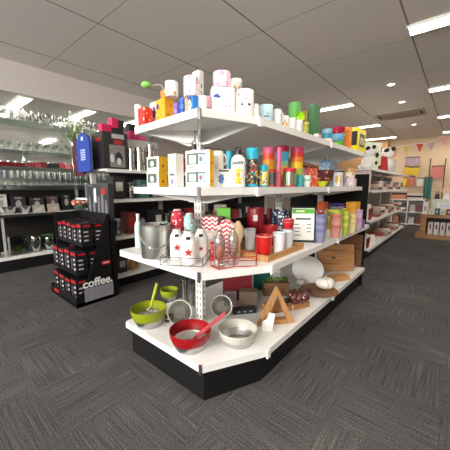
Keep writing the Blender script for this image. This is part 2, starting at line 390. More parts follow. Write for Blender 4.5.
# ================================================================== main gondola
FH = .045
LV = {'T': dict(z=1.7185, a=.508, b=.35, L=(-.317, -.305), N=(.39, -.363)),
      'M': dict(z=1.3035, a=.503, b=.36, L=(-.329, -.326), N=(.396, -.381)),
      'S': dict(z=.8285, a=.616, b=.46, L=(-.46, -.389), N=(.40, -.389)),
      'B': dict(z=.2605, a=.602, b=.45, L=(-.424, -.391), N=(.40, -.389))}
JY, EY = 1.2, 2.38
def strip(mb, p, q, z1, h, t=.012):
    p, q = Vector((p[0], p[1], 0)), Vector((q[0], q[1], 0)); d = q-p; n = d.cross(Vector((0, 0, 1))).normalized()*t
    poly = [p, q, q+n, p+n]; mb.prism([(v.x, v.y) for v in poly], z1-h, z1)
def gondola():
    g = thing('shelving_unit', 'white double sided shop shelving unit with angled end and black base, in the middle', 'shelves', (0, 0, 0))
    for k, d in LV.items():
        z, a, b = d['z'], d['a'], d['b']; L, N = d['L'], d['N']
        end = [L, N, (a, -.003), (-b, -.003)]
        o = MB().prism(end, z-.02, z).build('shelf', SHELF, g, smooth=False)
        for p_, q_ in ((L, N), (N, (a, -.003)), ((-b, 0), L)):
            m = MB(); strip(m, p_, q_, z, FH); m.build('price_rail', WHITE, o, smooth=False)
        MB().prism([(N[0]-.012, N[1]-.016), (N[0]+.012, N[1]-.016), (N[0], N[1]+.0)], z-FH-.012, z+.004).build('corner_clip', CHROME, o, smooth=False)
        for j, (y0, y1) in enumerate(((.003, JY-.003), (JY+.003, EY))):
            o = MB().box(((a-b)/2, (y0+y1)/2, z-.01), (a+b, y1-y0, .02)).build('shelf', SHELF, g, smooth=False)
            for p_, q_ in (((a, y0), (a, y1)), ((-b, y1), (-b, y0))):
                m = MB(); strip(m, p_, q_, z, FH); m.build('price_rail', WHITE, o, smooth=False)
            MB().box((a+.016, y0+(.0 if j == 0 else 0), z-.028), (.012, .035, .056)).build('rail_joiner', PAPER, o, smooth=False)
        if k != 'B':
            for y in (0, JY, EY-.01):
                for sx, e in ((1, a-.03), (-1, -b+.03)):
                    MB().xprism([(.03*sx, -.02), (e, -.02), (e, -.045), (.1*sx, -.115), (.03*sx, -.115)], ((0, y, z), (1, 0, 0), (0, 0, 1)), -.006, .006).build('bracket', WHITE, g, smooth=False)
            for C_ in (L, N):
                v = Vector((C_[0], C_[1], 0)); ln = v.length; v.normalize()
                MB().xprism([(.03, -.021), (ln-.05, -.021), (ln-.05, -.04), (.1, -.1), (.03, -.1)], ((0, 0, z), v, (0, 0, 1)), -.006, .006).build('bracket', WHITE, g, smooth=False)
    for y, top in ((0, 2.1), (JY, 1.75), (EY-.035, 1.75)):
        s = MB().box((0, y, top/2), (.07, .04, top)); z = .3
        while z < top-.05:
            for dx in (-.016, .016): s.box((dx, y-.0205, z), (.008, .002, .026), 1)
            s.box((.0352, y, z), (.002, .008, .026), 1); z += .05
        s.build('upright', [mat('#dedcd8', .4), mat('#55524e', .6)], g, smooth=False)
    d = LV['B']; i = .05
    pl = [(d['L'][0]+.012, d['L'][1]+.03), (d['N'][0]-.015, d['N'][1]+.03), (d['a']-i, .02), (d['a']-i, EY-.01), (-d['b']+i, EY-.01), (-d['b']+.012, .02)]
    MB().prism(pl, 0, d['z']-.021).build('plinth', mat('#0d0c0d', .5), g, smooth=False)
    MB().box((.05, EY+.03, .73), (1.06, .03, 1.46)).build('end_panel', mat('#080808', .7, spec=.2), g, smooth=False)
    MB().box((0, 1.2, .93), (.02, 2.3, .2)).build('divider', mat('#231e1d', .7), g, smooth=False)
gondola()

# ---- fitting helpers for things standing on the gondola's levels
def edge(level, seg, inset):
    d = LV[level]
    if seg == 'LN': p, q = d['L'], d['N']
    elif seg == 'NR': p, q = d['N'], (d['a'], 0)
    else: p, q = (d['a'], 0), (d['a'], 2.3)
    p, q = Vector((p[0], p[1], 0)), Vector((q[0], q[1], 0)); t = (q-p).normalized(); n = Vector((-t.y, t.x, 0))
    return p+n*inset, n, math.atan2(t.y, t.x)
def fit(level, seg, inset, x0, x1, yt, zb=None):
    """stands on a level that is above or near the eye: middle x, top y, depth behind the edge"""
    p, n, ang = edge(level, seg, inset); h = at_pl((x0+x1)/2, yt, p, n); zb = LV[level]['z']+.0015 if zb is None else zb+.001
    return h.x, h.y, zb, (x1-x0)/pxm((h.x, h.y, (h.z+zb)/2)), h.z-zb, ang
def fitb(zb, x0, x1, yt, yb, rnd=True):
    """stands on a surface seen from above: its front foot is seen"""
    zb += .0015; c = at_z((x0+x1)/2, yb, zb); w = (x1-x0)/pxm(c); v = Vector((c.x-CAM.x, c.y-CAM.y, 0)).normalized()
    ctr = c + v*(w/2 if rnd else 0); far = ctr + v*(w/2 if rnd else 0)
    h = at_pl((x0+x1)/2, yt, far, v).z - zb
    return ctr.x, ctr.y, zb, w, h
VIEWA = lambda x, y: math.atan2(CAM.y-y, CAM.x-x)

# ================================================================== makers of goods
def circ(n=14, a=1., b=1.): return [(a*math.cos(2*PI*i/n), b*math.sin(2*PI*i/n)) for i in range(n)]
CLOUD = [(-1, -.6), (1, -.6), (1.15, -.2), (.85, .2), (.5, .25), (.35, .7), (-.1, .85), (-.4, .5), (-.75, .5), (-1.15, .1), (-1.2, -.3)]
STAR = [((1 if i % 2 == 0 else .42)*math.sin(PI*i/5), (1 if i % 2 == 0 else .42)*math.cos(PI*i/5)) for i in range(10)]
FLOWER = [((1 if i % 2 == 0 else .7)*math.cos(2*PI*i/14), (1 if i % 2 == 0 else .7)*math.sin(2*PI*i/14)) for i in range(14)]
RECT = [(-1, -1), (1, -1), (1, 1), (-1, 1)]
SHP = {'o': circ(), 'cloud': CLOUD, 'star': STAR, 'flower': FLOWER, 'r': RECT}
def decal(parent, name, shape, W, D, h, side, u, v, su, sv, m, lift=.001):
    """flat print on a box face: u -1..1, v 0..1 of that face; su, sv half sizes in the same units (v of height)"""
    fw = W if side in 'fb' else D
    o, U = {'f': ((0, -D/2, 0), (1, 0, 0)), 'r': ((W/2, 0, 0), (0, 1, 0)), 'l': ((-W/2, 0, 0), (0, -1, 0)), 'b': ((0, D/2, 0), (-1, 0, 0))}[side]
    pts = [(u*fw/2+x*su*fw/2, v*h+y*sv*h) for x, y in SHP[shape]]
    mb = MB(); mb.xprism(pts, (o, U, (0, 0, 1)), -.0002, lift); return mb.build(name, m, parent, smooth=False)
def carton_at(x, y, z, W, D, h, rz, name, label, cat, m, decals=(), group=None, lid=None):
    t = thing(name, label, cat, (x, y, z), rz, group)
    MB().box((0, 0, h/2), (W, D, h)).build('box_body', m, t, smooth=False)
    for d in decals: decal(t, d[0], d[1], W, D, h, *d[2:])
    return t
def wd(app, x, y, rz, dr):
    v = Vector((x-CAM.x, y-CAM.y, 0)).normalized(); c, s = math.cos(rz), math.sin(rz)
    return app/(abs(c*v.y-s*v.x)+dr*abs(c*v.x+s*v.y))
def carton(fa, name, label, cat, m, dr=.6, decals=(), zb=None, group=None, turn=0.):
    x, y, z, w, h, a = fit(*fa, zb=zb); rz = a+turn; W = wd(w, x, y, rz, dr)
    return carton_at(x, y, z, W, W*dr, h, rz, name, label, cat, m, decals, group)
def mug_at(x, y, z, r, h, ang, name, label, m, inner=None, stickers=(), group=None, handle=True, cat='mug', taper=1., hm=None):
    t = thing(name, label, cat, (x, y, z), 0, group); w = min(.004, r*.12); b = r*taper
    MB().lathe([(0, .0), (b*.94, 0), (b, h*.04), (r, h*.97), (r-w*.5, h), (r-w, h*.97), (b-w, h*.08), (0, h*.06)], 26, mis=[0]*5+[1]*2).build('mug_body', [m, inner or m], t)
    if handle:
        k = 10; pts = [((r*.96+r*.62*math.sin(PI*i/k))*math.cos(ang), (r*.96+r*.62*math.sin(PI*i/k))*math.sin(ang), h*(.52-.3*math.cos(PI*i/k))) for i in range(k+1)]
        MB().tube(pts, r*.12, 8).build('handle', hm or m, t)
    for s in stickers:   # (name, angle from camera, half angle, z frac, half height frac, mat)
        MB().patch(r+.0012, VIEWA(x, y)+s[1], s[2], h*s[3], h*s[4], 0).build(s[0], s[5], t, smooth=False)
    return t
def mug(fa, name, label, m, side=PI/2, zb=None, **k):
    x, y, z, w, h, a = fit(*fa, zb=zb)
    return mug_at(x, y, z, w/2, h, VIEWA(x, y)+side, name, label, m, **k)
EYE = mat('#17141a', .4)
def face(dx=.0, zc=.42, e=.07): return [('eye', dx-.38, e, zc, .05, EYE), ('eye', dx+.38, e, zc, .05, EYE), ('mouth', dx, .06, zc-.13, .03, EYE)]
CREAM = mat('#f3ede0', .5, var=.02)

# ================================================================== top level, angled end
def top_level():
    WM = mat('#f4f1ee', .25, var=.02)
    mug(('T', 'LN', .1, 134.5, 141.5, 105), 'ceramic_mug', 'plain white mug at the left corner of the top shelf, behind the red dotted box', WM, side=2.6)
    carton(('T', 'LN', .06, 138, 152, 108.5), 'gift_box', 'red mug box with pale flower dots at left end of top shelf', 'box', spots('#d8332b', ['#f3d9a0', '#f0b8a0'], 34, .34), .7)
    carton(('T', 'LN', .16, 150, 163, 103), 'gift_box', 'white box with red pattern and blue oval, behind the yellow box on top', 'box', spots('#f4efe9', ['#c93030', '#d94a3a'], 40, .3), .8,
           [('blue_oval', 'o', 'f', .35, .62, .5, .22, mat('#2f3f86', .5))])
    y = fit('T', 'LN', .06, 156, 173.5, 100)
    carton(('T', 'LN', .06, 156, 173.5, 100), 'gift_box', 'yellow orange mug box with brown spots under the white flowered mug', 'box', mat('#f0a81e', .5), .7,
           [('brown_spot', 'o', 'f', u, v, .12, .05, mat('#a8621a', .5)) for u, v in ((-.5, .2), (.1, .3), (.5, .15), (-.1, .6), (.5, .75))] +
           [('blue_label', 'o', 'f', -.6, .7, .3, .13, mat('#34417f', .5))] + [('brown_spot', 'o', 'r', u, v, .16, .05, mat('#a8621a', .5)) for u, v in ((-.3, .3), (.3, .7))])
    mug(('T', 'LN', .06, 165, 178, 82), 'ceramic_mug', 'white mug with orange flowers standing on the yellow box', spots('#f4efe9', ['#e59a55', '#d9773a', '#e8c7a0'], 30, .33, .3), side=-2.4, zb=y[2]+y[4])
    # green spoon leaning out of an orange cup
    x_, y_, z_, w_, h_, _ = fit('T', 'LN', .15, 160.5, 168.5, 91)
    mug_at(x_, y_, z_, w_/2, h_, 0, 'utensil_holder', 'tall narrow orange cup holding the green spoon, behind the yellow box', mat('#e08a2a', .4), handle=False, cat='cup')
    p0 = Vector((x_, y_, z_+.02)); p1 = at_pl(153, 85, (x_-.03, y_, 0), (-.2, -1)); p2 = at_pl(146, 84.5, (x_-.05, y_, 0), (-.2, -1))
    sp = thing('serving_spoon', 'green spoon with a thin wire handle sticking up at the left of the top shelf', 'spoon', p0)
    q1, q2 = p1-p0, p2-p0; rim = Vector((-w_*.2, 0, h_*.98))
    MB().tube([(0, 0, .0), rim, rim.lerp(q1, .2)+Vector((0, 0, .025)), rim.lerp(q1, .4)+Vector((0, 0, .02)), rim.lerp(q1, .7)+Vector((0, 0, .012)), q1], .003, 6).build('handle', mat('#cfcabf', .3, .3), sp)
    MB().ball(tuple(q2), (.042, .036, .026), 0, 18, 10).build('spoon_bowl', mat('#8fcf6a', .3), sp)
    carton(('T', 'LN', .07, 173.5, 180, 103), 'gift_box', 'small lilac box beside the yellow mug box', 'box', spots('#8d72b8', ['#c9b5e0', '#5b4a93'], 50, .3), .7)
    carton(('T', 'LN', .09, 179.5, 185.5, 98), 'gift_box', 'small bright blue box between lilac box and panda box', 'box', spots('#3f6fc4', ['#26408f', '#8ab0e8'], 50, .3), .7)
    b = fit('T', 'LN', .06, 185, 198.5, 97.5)
    carton(('T', 'LN', .06, 185, 198.5, 97.5), 'gift_box', 'blue and orange box with a panda print beside the post', 'box', mat('#2f7fd0', .45), .55,
           [('orange_panel', 'r', 'f', -.68, .5, .32, .5, mat('#e8a26a', .5)), ('panda_head', 'o', 'f', .15, .52, .4, .34, WM), ('panda_ear', 'o', 'f', -.1, .82, .14, .12, EYE), ('panda_ear', 'o', 'f', .42, .82, .14, .12, EYE),
            ('eye', 'o', 'f', .0, .55, .09, .1, EYE, .002), ('eye', 'o', 'f', .3, .55, .09, .1, EYE, .002), ('paw', 'o', 'f', .1, .14, .2, .1, EYE)])
    mug(('T', 'LN', .06, 183.5, 199.5, 77.5), 'ceramic_mug', 'large pale mug with scattered pink and blue flowers, on the panda box', spots('#e9d8dc', ['#d2526a', '#5a6fb0', '#e58aa0', '#3f7f9a', '#f4efe9'], 70, .38, .3), side=2.9, zb=b[2]+b[4])
    mug(('T', 'LN', .05, 198.8, 206.5, 96), 'ceramic_mug', 'small white mug with a smiling face in front of the metal post', WM, stickers=face(0, .55, .12), side=PI)
    carton(('T', 'NR', .12, 206, 210.5, 96), 'gift_box', 'narrow pink and dark red box right of the metal post', 'box', bands([('#5a1c26', 0), ('#d79aa8', .3), ('#e6b6bd', .7)], .14), .8)
    # right of the post
    c = fit('T', 'NR', .12, 210, 234, 89)
    carton(('T', 'NR', .12, 210, 234, 89), 'gift_box', 'big white mug box with blue cloud and tiny face, in the middle of top shelf', 'box', mat('#f6f4f2', .4, var=.01), .6,
           [('blue_cloud', 'cloud', 'f', -.55, .68, .28, .1, mat('#3b56b5', .5)), ('eye', 'o', 'f', .32, .34, .05, .035, EYE), ('eye', 'o', 'f', .66, .34, .05, .035, EYE), ('mouth', 'o', 'f', .49, .24, .04, .02, EYE)], turn=-.35)
    mug(('T', 'NR', .12, 213, 231, 73), 'ceramic_mug', 'pink marbled mug standing on the white cloud box', spots('#efc3d3', ['#e79dbb', '#f6dfe6'], 26, .4, .3), side=2.8, zb=c[2]+c[4])
    e = fit('T', 'NR', .09, 235.5, 254, 93)
    carton(('T', 'NR', .2, 233, 243, 93), 'gift_box', 'plain white box behind the cat face mug', 'box', PAPER, .6)
    f = fit('T', 'NR', .2, 233, 243, 93)
    mug(('T', 'NR', .2, 230.5, 242, 79.5), 'ceramic_mug', 'white mug with orange and mint patches, on a white box behind the cat mug', spots('#f1ece2', ['#e8a45a', '#9ad0c4', '#e7c24e'], 22, .36, .3), side=2.7, zb=f[2]+f[4])
    mug(('T', 'NR', .06, 236, 254, 91), 'ceramic_mug', 'big white mug with a cat face and pale green rim near the corner', mat('#f5f1ee', .3, var=.02), inner=mat('#cfe0a8', .3), stickers=face(.1, .42, .15)+[('ear_mark', -.75, .16, .8, .07, mat('#8a8780', .5)), ('blush', .1, .2, .62, .03, mat('#e9a9a4', .5))], side=3.)
    carton(('T', 'NR', .03, 253.5, 259, 104), 'gift_box', 'little white box with pink edge on the corner, left of the pale blue mug', 'box', PAPER, 1., [('pink_stripe', 'r', 'r', 0, .4, .9, .2, mat('#c86a86', .5))], turn=.2)
    mug(('T', 'RF', .07, 259, 273, 105.5), 'ceramic_mug', 'pale blue mug with grey lettering on the top shelf corner', mat('#bfe0e8', .3, var=.05), stickers=[('lettering', .1, .4, .35, .04, mat('#5f7380', .5)), ('lettering', .25, .25, .5, .03, mat('#7d95a0', .5))], side=2.8)
    mug(('T', 'RF', .05, 273, 281.5, 109.5), 'ceramic_mug', 'plain white tall mug, next behind the pale blue mug', WM, side=1.8)
    mug(('T', 'RF', .05, 281.5, 289, 116), 'ceramic_mug', 'white mug with yellow flowers on the top shelf', WM, stickers=[('flower_print', -.5, .3, .4, .22, mat('#e9b81f', .4)), ('flower_print', .35, .25, .3, .18, mat('#e2a514', .4)), ('flower_centre', 0, .12, .55, .12, mat('#5a3a20', .4))], side=2.9)
    mug(('T', 'RF', .05, 288.5, 295.5, 118), 'ceramic_mug', 'small plain white mug between flowered mug and lime bowl', WM, side=2.7)
    mug(('T', 'RF', .04, 294.5, 302.5, 120), 'ceramic_mug', 'small plain white mug below the lime bowl on the top shelf', mat('#ece6ea', .3, var=.02), side=2.7)
    x, y, z, w, h, a = fit('T', 'RF', .18, 289, 301, 103)
    mug_at(x, y, z, w/2, h, 0, 'canister', 'tall green canister behind the small white mugs', stripes('#4f9a4a', '#63ad58', .012, 'XY'), handle=False, cat='canister')
    # lime bowl on its side, leaning on the canister
    p = at_pl(299, 117, *[(lambda q: (q[0], q[1]))(edge('T', 'RF', .085))][0])
    t = thing('melamine_bowl', 'lime green bowl stood on its side against the green canister', 'bowl', p)
    o = MB().lathe([(0, -.018), (.02, -.018), (.036, .004), (.041, .02), (.038, .02), (.033, .006), (.018, -.013), (0, -.013)], 24).build('bowl_shell', mat('#a2d522', .3), t)
    t.rotation_euler = (0, PI/2-.2, -.75)
    x, y, z, w, h, a = fit('T', 'RF', .05, 302.5, 309, 122)
    mug_at(x, y, z, w/2, h, 0, 'glass_jar', 'little jar with olive and white pattern right of the lime bowl', spots('#b8b44a', ['#7d8a2a', '#e9e4c8', '#d9c84a'], 50, .35), handle=False, cat='jar')
    carton(('T', 'RF', .16, 303, 311, 111), 'gift_box', 'tan woven looking box between canister and dark green board', 'box', stripes('#b59a5a', '#a08648', .01, 'Z'), .6)
    carton(('T', 'RF', .1, 309.5, 320.5, 105.5), 'gift_box', 'tall dark green box near the middle joint of the top shelf', 'box', mat('#3f7a4c', .5, var=.12), .35)
    carton(('T', 'RF', .04, 314, 321.5, 134), 'gift_box', 'small white packet with orange stripes at the shelf joint', 'box', stripes('#f0e7df', '#d56a42', .02, 'X'), .5)
    # second bay
    x, y, z, w, h, a = fit('T', 'RF', .07, 321.5, 332.5, 129)
    for i, (cc, nm) in enumerate((('#e8dfc4', 'cream'), ('#3a97b8', 'teal'), ('#8fc3d9', 'pale blue'))):
        mug_at(x, y, z+i*h/3, w/2, h/3-.001, 0, 'paper_tub', '%s tub in the three tub stack by the joint of top shelf, %s' % (nm, ('bottom', 'middle', 'top')[i]), mat(cc, .4), handle=False, cat='tub', group='stacked tubs on the top shelf', taper=.94)
    x, y, z, w, h, a = fit('T', 'RF', .1, 332, 345, 126)
    bw = h/3.2
    for i, (cc, nm) in enumerate((('#2f7fc4', 'bright blue'), ('#7ec4e6', 'sky blue'), ('#b81c46', 'crimson'))):
        t = thing('melamine_bowl', '%s bowl in the coloured stack at the far end of top shelf, %s one' % (nm, ('bottom', 'middle', 'top')[i]), 'bowl', (x, y, z+i*bw), 0, 'stacked bowls on the top shelf')
        MB().lathe([(0, 0), (w*.3, 0), (w*.44, bw*.5), (w*.5, bw*.98), (w*.48, bw*.98), (w*.4, bw*.5), (w*.25, .004), (0, .004)], 22).build('bowl_shell', spots(cc, ['#f2ece6', cc], 45, .25), t)
    x, y, z, w, h, a = fit('T', 'RF', .035, 333, 343.5, 141.5)
    t = thing('melamine_bowl', 'small lime green bowl in front of the blue and crimson bowls on top', 'bowl', (x, y, z))
    MB().lathe([(0, 0), (w*.3, 0), (w*.46, h*.5), (w*.5, h), (w*.47, h), (w*.4, h*.5), (w*.25, .005), (0, .005)], 22).build('bowl_shell', mat('#6cc224', .35), t)
    carton(('T', 'RF', .06, 344, 352, 127.5), 'gift_box', 'tall orange box beside the yellow bag at far end of top', 'box', spots('#ee8a1e', ['#f6b04a', '#d8641a'], 40, .3), .6)
    carton(('T', 'RF', .05, 350.5, 366, 129.5), 'gift_box', 'yellow box with a black pictured window, last on the top shelf', 'box', mat('#f2df12', .4), .3,
           [('black_panel', 'r', 'l', 0, .55, .8, .3, mat('#18181a', .4)), ('black_panel', 'r', 'f', 0, .5, .62, .28, mat('#18181a', .4))] +
           [('pale_figure', 'o', 'f', u, .45, .1, .16, mat('#d8d8cc', .4), .002) for u in (-.35, 0, .35)] + [('pale_figure', 'o', 'f', u, .6, .07, .06, mat('#d8d8cc', .4), .002) for u in (-.2, .18)])
top_level()

# ================================================================== second level (eye height)
def lathe_thing(name, label, cat, x, y, z, prof, m, rz=0., n=24, mis=None, group=None, part='body'):
    t = thing(name, label, cat, (x, y, z), rz, group); MB().lathe(prof, n, mis=mis).build(part, m, t); return t
def flask(fa, label, body, lid, base, lid_frac=.28, name='vacuum_flask', cat='flask', taper=.92):
    x, y, z, w, h, a = fit(*fa); r = w/2; k = h*(1-lid_frac)
    t = thing(name, label, cat, (x, y, z))
    MB().lathe([(0, h*.06), (r*.96, h*.06), (r*.96, k), (0, k)], 26).build('flask_body', body, t)
    MB().lathe([(0, 0), (r*.92, 0), (r, h*.01), (r, h*.07), (r*.97, h*.08), (0, h*.08)], 26).build('flask_base', base, t)
    MB().lathe([(0, k), (r, k), (r, h-.01), (r*taper, h), (0, h)], 26).build('flask_lid', lid, t)
    return t
def window_box(fa, name, label, u0, fl, glaze=(), zb=None, dr=.55, side=None, extra=(), turn=.12):
    dec = [('window', 'r', 'f', u0, .56, .78, .3, mat('#59645c', .6, var=.3, spec=.2))] + list(glaze) + list(extra)
    if side: dec.append(('side_panel', 'r', 'r', 0, .5, 1., .5, side))
    return carton(fa, name, label, 'box', CREAM, dr, dec, zb=zb, turn=turn)
def mid_level():
    Y = mat('#f0b81c', .45, var=.03)
    M2 = ('M', 'LN')
    lo = fit('M', 'LN', .09, 147, 166.5, 171.5)
    up = lo[2]+lo[4]
    for zb, yt, w in ((None, 171.5, 'lower'), (up, 157, 'upper')):
        window_box(('M', 'LN', .09, 147, 167, yt), 'gift_box', '%s of two yellow sided cream mug boxes at left end of second shelf' % w, -.1, None,
                   [('mug_seen', 'o', 'f', -.1, .52, .3, .2, mat('#c9d3cc', .3), .0015)], zb=zb, side=Y, dr=.6,
                   extra=[('red_mark', 'o', 'r', -.1, .35, .2, .1, mat('#a5301e', .5), .002)])
    carton(('M', 'LN', .11, 168.5, 183.5, 172), 'gift_box', 'lower white box with a purple flower, left of the twin mug boxes', 'box', PAPER, .7, [('flower_print', 'flower', 'f', -.05, .35, .42, .24, mat('#8f6f9e', .5), .002), ('lettering', 'r', 'f', 0, .82, .7, .06, mat('#4a4648', .5), .002)])
    q = fit('M', 'LN', .11, 168.5, 183.5, 172)
    carton(('M', 'LN', .11, 168, 183, 154), 'gift_box', 'upper plain cream box standing on the purple flower box', 'box', CREAM, .7, [('faint_print', 'o', 'f', .2, .5, .3, .25, mat('#cdbfa8', .5))], zb=q[2]+q[4])
    lo = fit('M', 'LN', .06, 185.5, 213.5, 169.5)
    for zb, yt, w, c2 in ((None, 169.5, 'lower', '#c2252e'), (lo[2]+lo[4], 150.5, 'upper', '#6a4a5a')):
        window_box(('M', 'LN', .06, 185.5, 213.5, yt), 'gift_box', '%s cream twin mug box with long window, in front of the post' % w, -.1, None,
                   [('mug_seen', 'r', 'f', -.4, .54, .3, .22, mat('#b9c2b4', .3), .0015), ('mug_seen', 'r', 'f', .36, .54, .28, .25, mat('#7fa3cc', .3), .0015), ('mug_print', 'o', 'f', .3, .54, .13, .14, mat(c2, .4), .002)],
                   zb=zb, side=Y, dr=.3, turn=.3, extra=[('lettering', 'r', 'f', -.55, .1, .2, .025, mat('#6a6460', .5), .002), ('side_mark', 'o', 'r', 0, .35, .3, .12, mat('#c06a1a', .5), .002)])
    carton(('M', 'NR', .12, 214, 231, 169), 'gift_box', 'white box with a blue scribbled flower under the cream mug, right of post', 'box', PAPER, .6,
           [('blue_flower', 'flower', 'f', -.2, .45, .4, .34, mat('#5a86c6', .5, var=.3)), ('lettering', 'r', 'f', .1, .9, .6, .045, mat('#4a4648', .5))], turn=-.5)
    q = fit('M', 'NR', .12, 214, 231, 169)
    mug(('M', 'NR', .12, 213.5, 223.5, 151), 'ceramic_mug', 'cream mug with its handle to the right, on the blue flower box', CREAM, zb=q[2]+q[4], side=PI/2)
    # bottles
    def bottle(x0, x1, yt, seg, ins, label, m, cap, stickers=(), letter=None):
        x, y, z, w, h, a = fit('M', seg, ins, x0, x1, yt); r = w/2
        t = thing('drinking_bottle', label, 'bottle', (x, y, z))
        b = MB().lathe([(0, 0), (r*.93, 0), (r, .006), (r, h*.64), (r*.9, h*.72), (r*.55, h*.78), (r*.42, h*.8), (0, h*.8)], 26).build('bottle_body', m, t)
        MB().lathe([(0, h*.8), (r*.46, h*.8), (r*.46, h*.9), (r*.3, h*.915), (0, h*.915)], 18).build('bottle_cap', cap, t)
        k = 8; MB().tube([(r*.4*math.cos(PI*i/k)*math.cos(VIEWA(x, y)+1.57), r*.4*math.cos(PI*i/k)*math.sin(VIEWA(x, y)+1.57), h*.9+h*.09*math.sin(PI*i/k)) for i in range(k+1)], r*.09, 6).build('loop', cap, t)
        for s in stickers: MB().patch(r+.001, VIEWA(x, y)+s[1], s[2], h*s[3], h*s[4], 0).build(s[0], s[5], t, smooth=False)
        if letter:
            va = VIEWA(x, y); n = len(letter)
            for i, chh in enumerate(letter):
                a_ = va+(i-(n-1)/2)*.3; rr = r+.0008
                if chh != ' ': text_mesh(chh, h*.115, 'lettering', BLK, t, (rr*math.cos(a_), rr*math.sin(a_), h*.545), (PI/2, 0, a_+PI/2), .0006, .0004)
    bottle(231, 245.5, 146.5, 'NR', .05, 'white drinking bottle with lettering and a big yellow round print, black cap', mat('#f4f2ef', .3, var=.02), BLK,
           [('yellow_print', 0, .82, .3, .155, mat('#f2d21a', .4)), ('orange_ring', 0, .3, .3, .06, mat('#d9a514', .4)), ('yellow_print_foot', .05, .4, .11, .04, mat('#e3b81a', .4))], 'HAPPY')
    bottle(188.5, 199.5, 140, 'LN', .2, 'white bottle with a black cap standing behind the stacked twin mug boxes', mat('#e9e6e0', .3), BLK)
    TEAL = mat('#1fa9c4', .35); TEALM = mat('#2aa6bd', .3)
    x, y, z, w, h, a = fit('M', 'NR', .26, 226, 233, 151)
    mug_at(x, y, z, w/2, h, 0, 'vacuum_flask', 'plain teal flask standing behind the cream mug', TEALM, handle=False, cat='flask')
    flask(('M', 'RF', .07, 246.5, 258.5, 148), 'tall flask with pictures all over and a turquoise lid', spots('#4a4a4c', ['#e8d23a', '#f1ece6', '#2fa9c4', '#d84a3a', '#2a2a2c'], 55, .45), TEAL, TEAL)
    flask(('M', 'RF', .045, 259.5, 268, 164.5), 'short flask with pictures all over and turquoise lid, beside the tall turquoise one', spots('#e8d9a8', ['#4a9a5a', '#e8d23a', '#d84a3a', '#34343a'], 60, .45), TEAL, TEAL)
    DRED = mat('#c0202c', .35)
    flask(('M', 'RF', .045, 269, 276.2, 169), 'small red food flask with a white and grey picture, left of the pink tumbler', mat('#4a4648', .3, .3), DRED, DRED, .2)
    x, y, z, w, h, a = fit('M', 'RF', .045, 277, 281.8, 147)
    mug_at(x, y, z, w/2, h, 0, 'tumbler', 'slim pink tumbler standing in front of the rainbow tumblers', mat('#d9527e', .3, var=.15), handle=False, cat='tumbler', taper=.85)
    flask(('M', 'RF', .05, 283, 296.5, 168), 'short wide red and silver flask below the rainbow tumblers', bands([('#8a8d78', 0), ('#c9c4b8', .4), ('#5a5a58', .7)], .08, 'Y', .2, .5, .6), DRED, DRED, .22)
    RB = [('#c63a72', .84), ('#e0392b', .66), ('#ef8a1c', .46), ('#f2d31c', .26), ('#6fae3a', 0.)]
    def rainbow(x0, x1, yt, ins, label, cols):
        x, y, z, w, h, a = fit('M', 'RF', ins, x0, x1, yt)
        mug_at(x, y, z, w/2, h, 0, 'tumbler', label, bands(sorted(cols, key=lambda c: c[1]), h), handle=False, cat='tumbler', taper=.9)
    rainbow(263, 275, 147, .17, 'left rainbow tumbler with pink top, orange and yellow bands', [('#b9c23a', 0), ('#e3b81c', .3), ('#f2a21c', .5), ('#e0452b', .68), ('#d65a86', .84)])
    rainbow(276, 289, 146, .17, 'middle tumbler banded crimson, turquoise, yellow and orange', [('#e0892b', 0), ('#f0c43c', .3), ('#8cc9a0', .5), ('#4fb6d9', .62), ('#a91f3c', .85)])
    rainbow(291, 303.5, 147, .12, 'right rainbow tumbler with pink top, red, yellow and green bands', [('#5fae3a', 0), ('#a8c43a', .3), ('#f2c81c', .46), ('#ee7f1c', .62), ('#e0392b', .74), ('#d64a76', .86)])
    x, y, z, w, h, a = fit('M', 'RF', .045, 296.8, 303, 175)
    mug_at(x, y, z, w/2, h, 0, 'melamine_cup', 'small teal cup at the foot of the right rainbow tumbler', mat('#3fb0b8', .35), handle=False, cat='cup')
    x, y, z, w, h, a = fit('M', 'RF', .045, 303.3, 310.5, 175)
    mug_at(x, y, z, w/2, h, 0, 'melamine_cup', 'small white and mint cup right of the teal cup', bands([('#e9f0ec', 0), ('#8fd0c4', .6), ('#e9f0ec', .8)], .08), handle=False, cat='cup')
    # floral pouch
    def pouch(x0, x1, yt, ins, label, m, name='fabric_pouch'):
        x, y, z, w, h, a = fit('M', 'RF', ins, x0, x1, yt)
        t = thing(name, label, 'pouch', (x, y, z), a); W = wd(w, x, y, a, .3)
        MB().prism([(-W/2, -.03), (W/2, -.03), (W/2, .03), (-W/2, .03)], 0, h*.9, 0, [(-W*.42, -.006), (W*.42, -.006), (W*.42, .006), (-W*.42, .006)]).build('pouch_body', m, t, smooth=False)
        MB().box((0, 0, h*.94), (W*.86, .014, h*.09)).build('zip', mat('#7d2a2a', .5), t, smooth=False)
    pouch(306, 320, 165.5, .1, 'orange and pink flowery pouch behind the small cups', spots('#e5552a', ['#f2a08a', '#e03a1c', '#f4d3c8'], 38, .45, .8))
    pouch(301, 309, 165, .2, 'pale pink pouch leaning behind the mint cup', spots('#e9a9b4', ['#f4d6da', '#d9788a'], 38, .4, .8))
    x, y, z, w, h, a = fit('M', 'RF', .13, 313, 334, 170)
    BOWL = lambda w, h: [(0, 0), (w*.25, 0), (w*.42, h*.45), (w*.5, h), (w*.475, h), (w*.39, h*.48), (w*.22, h*.06), (0, h*.06)]
    lathe_thing('serving_bowl', 'large plum bowl with orange leaf pattern near the middle joint', 'bowl', x, y, z, BOWL(w, h), spots('#5a2536', ['#c97a3a', '#7a3042', '#e0a04a'], 28, .36))
    x, y, z, w, h, a = fit('M', 'RF', .045, 316, 328, 181)
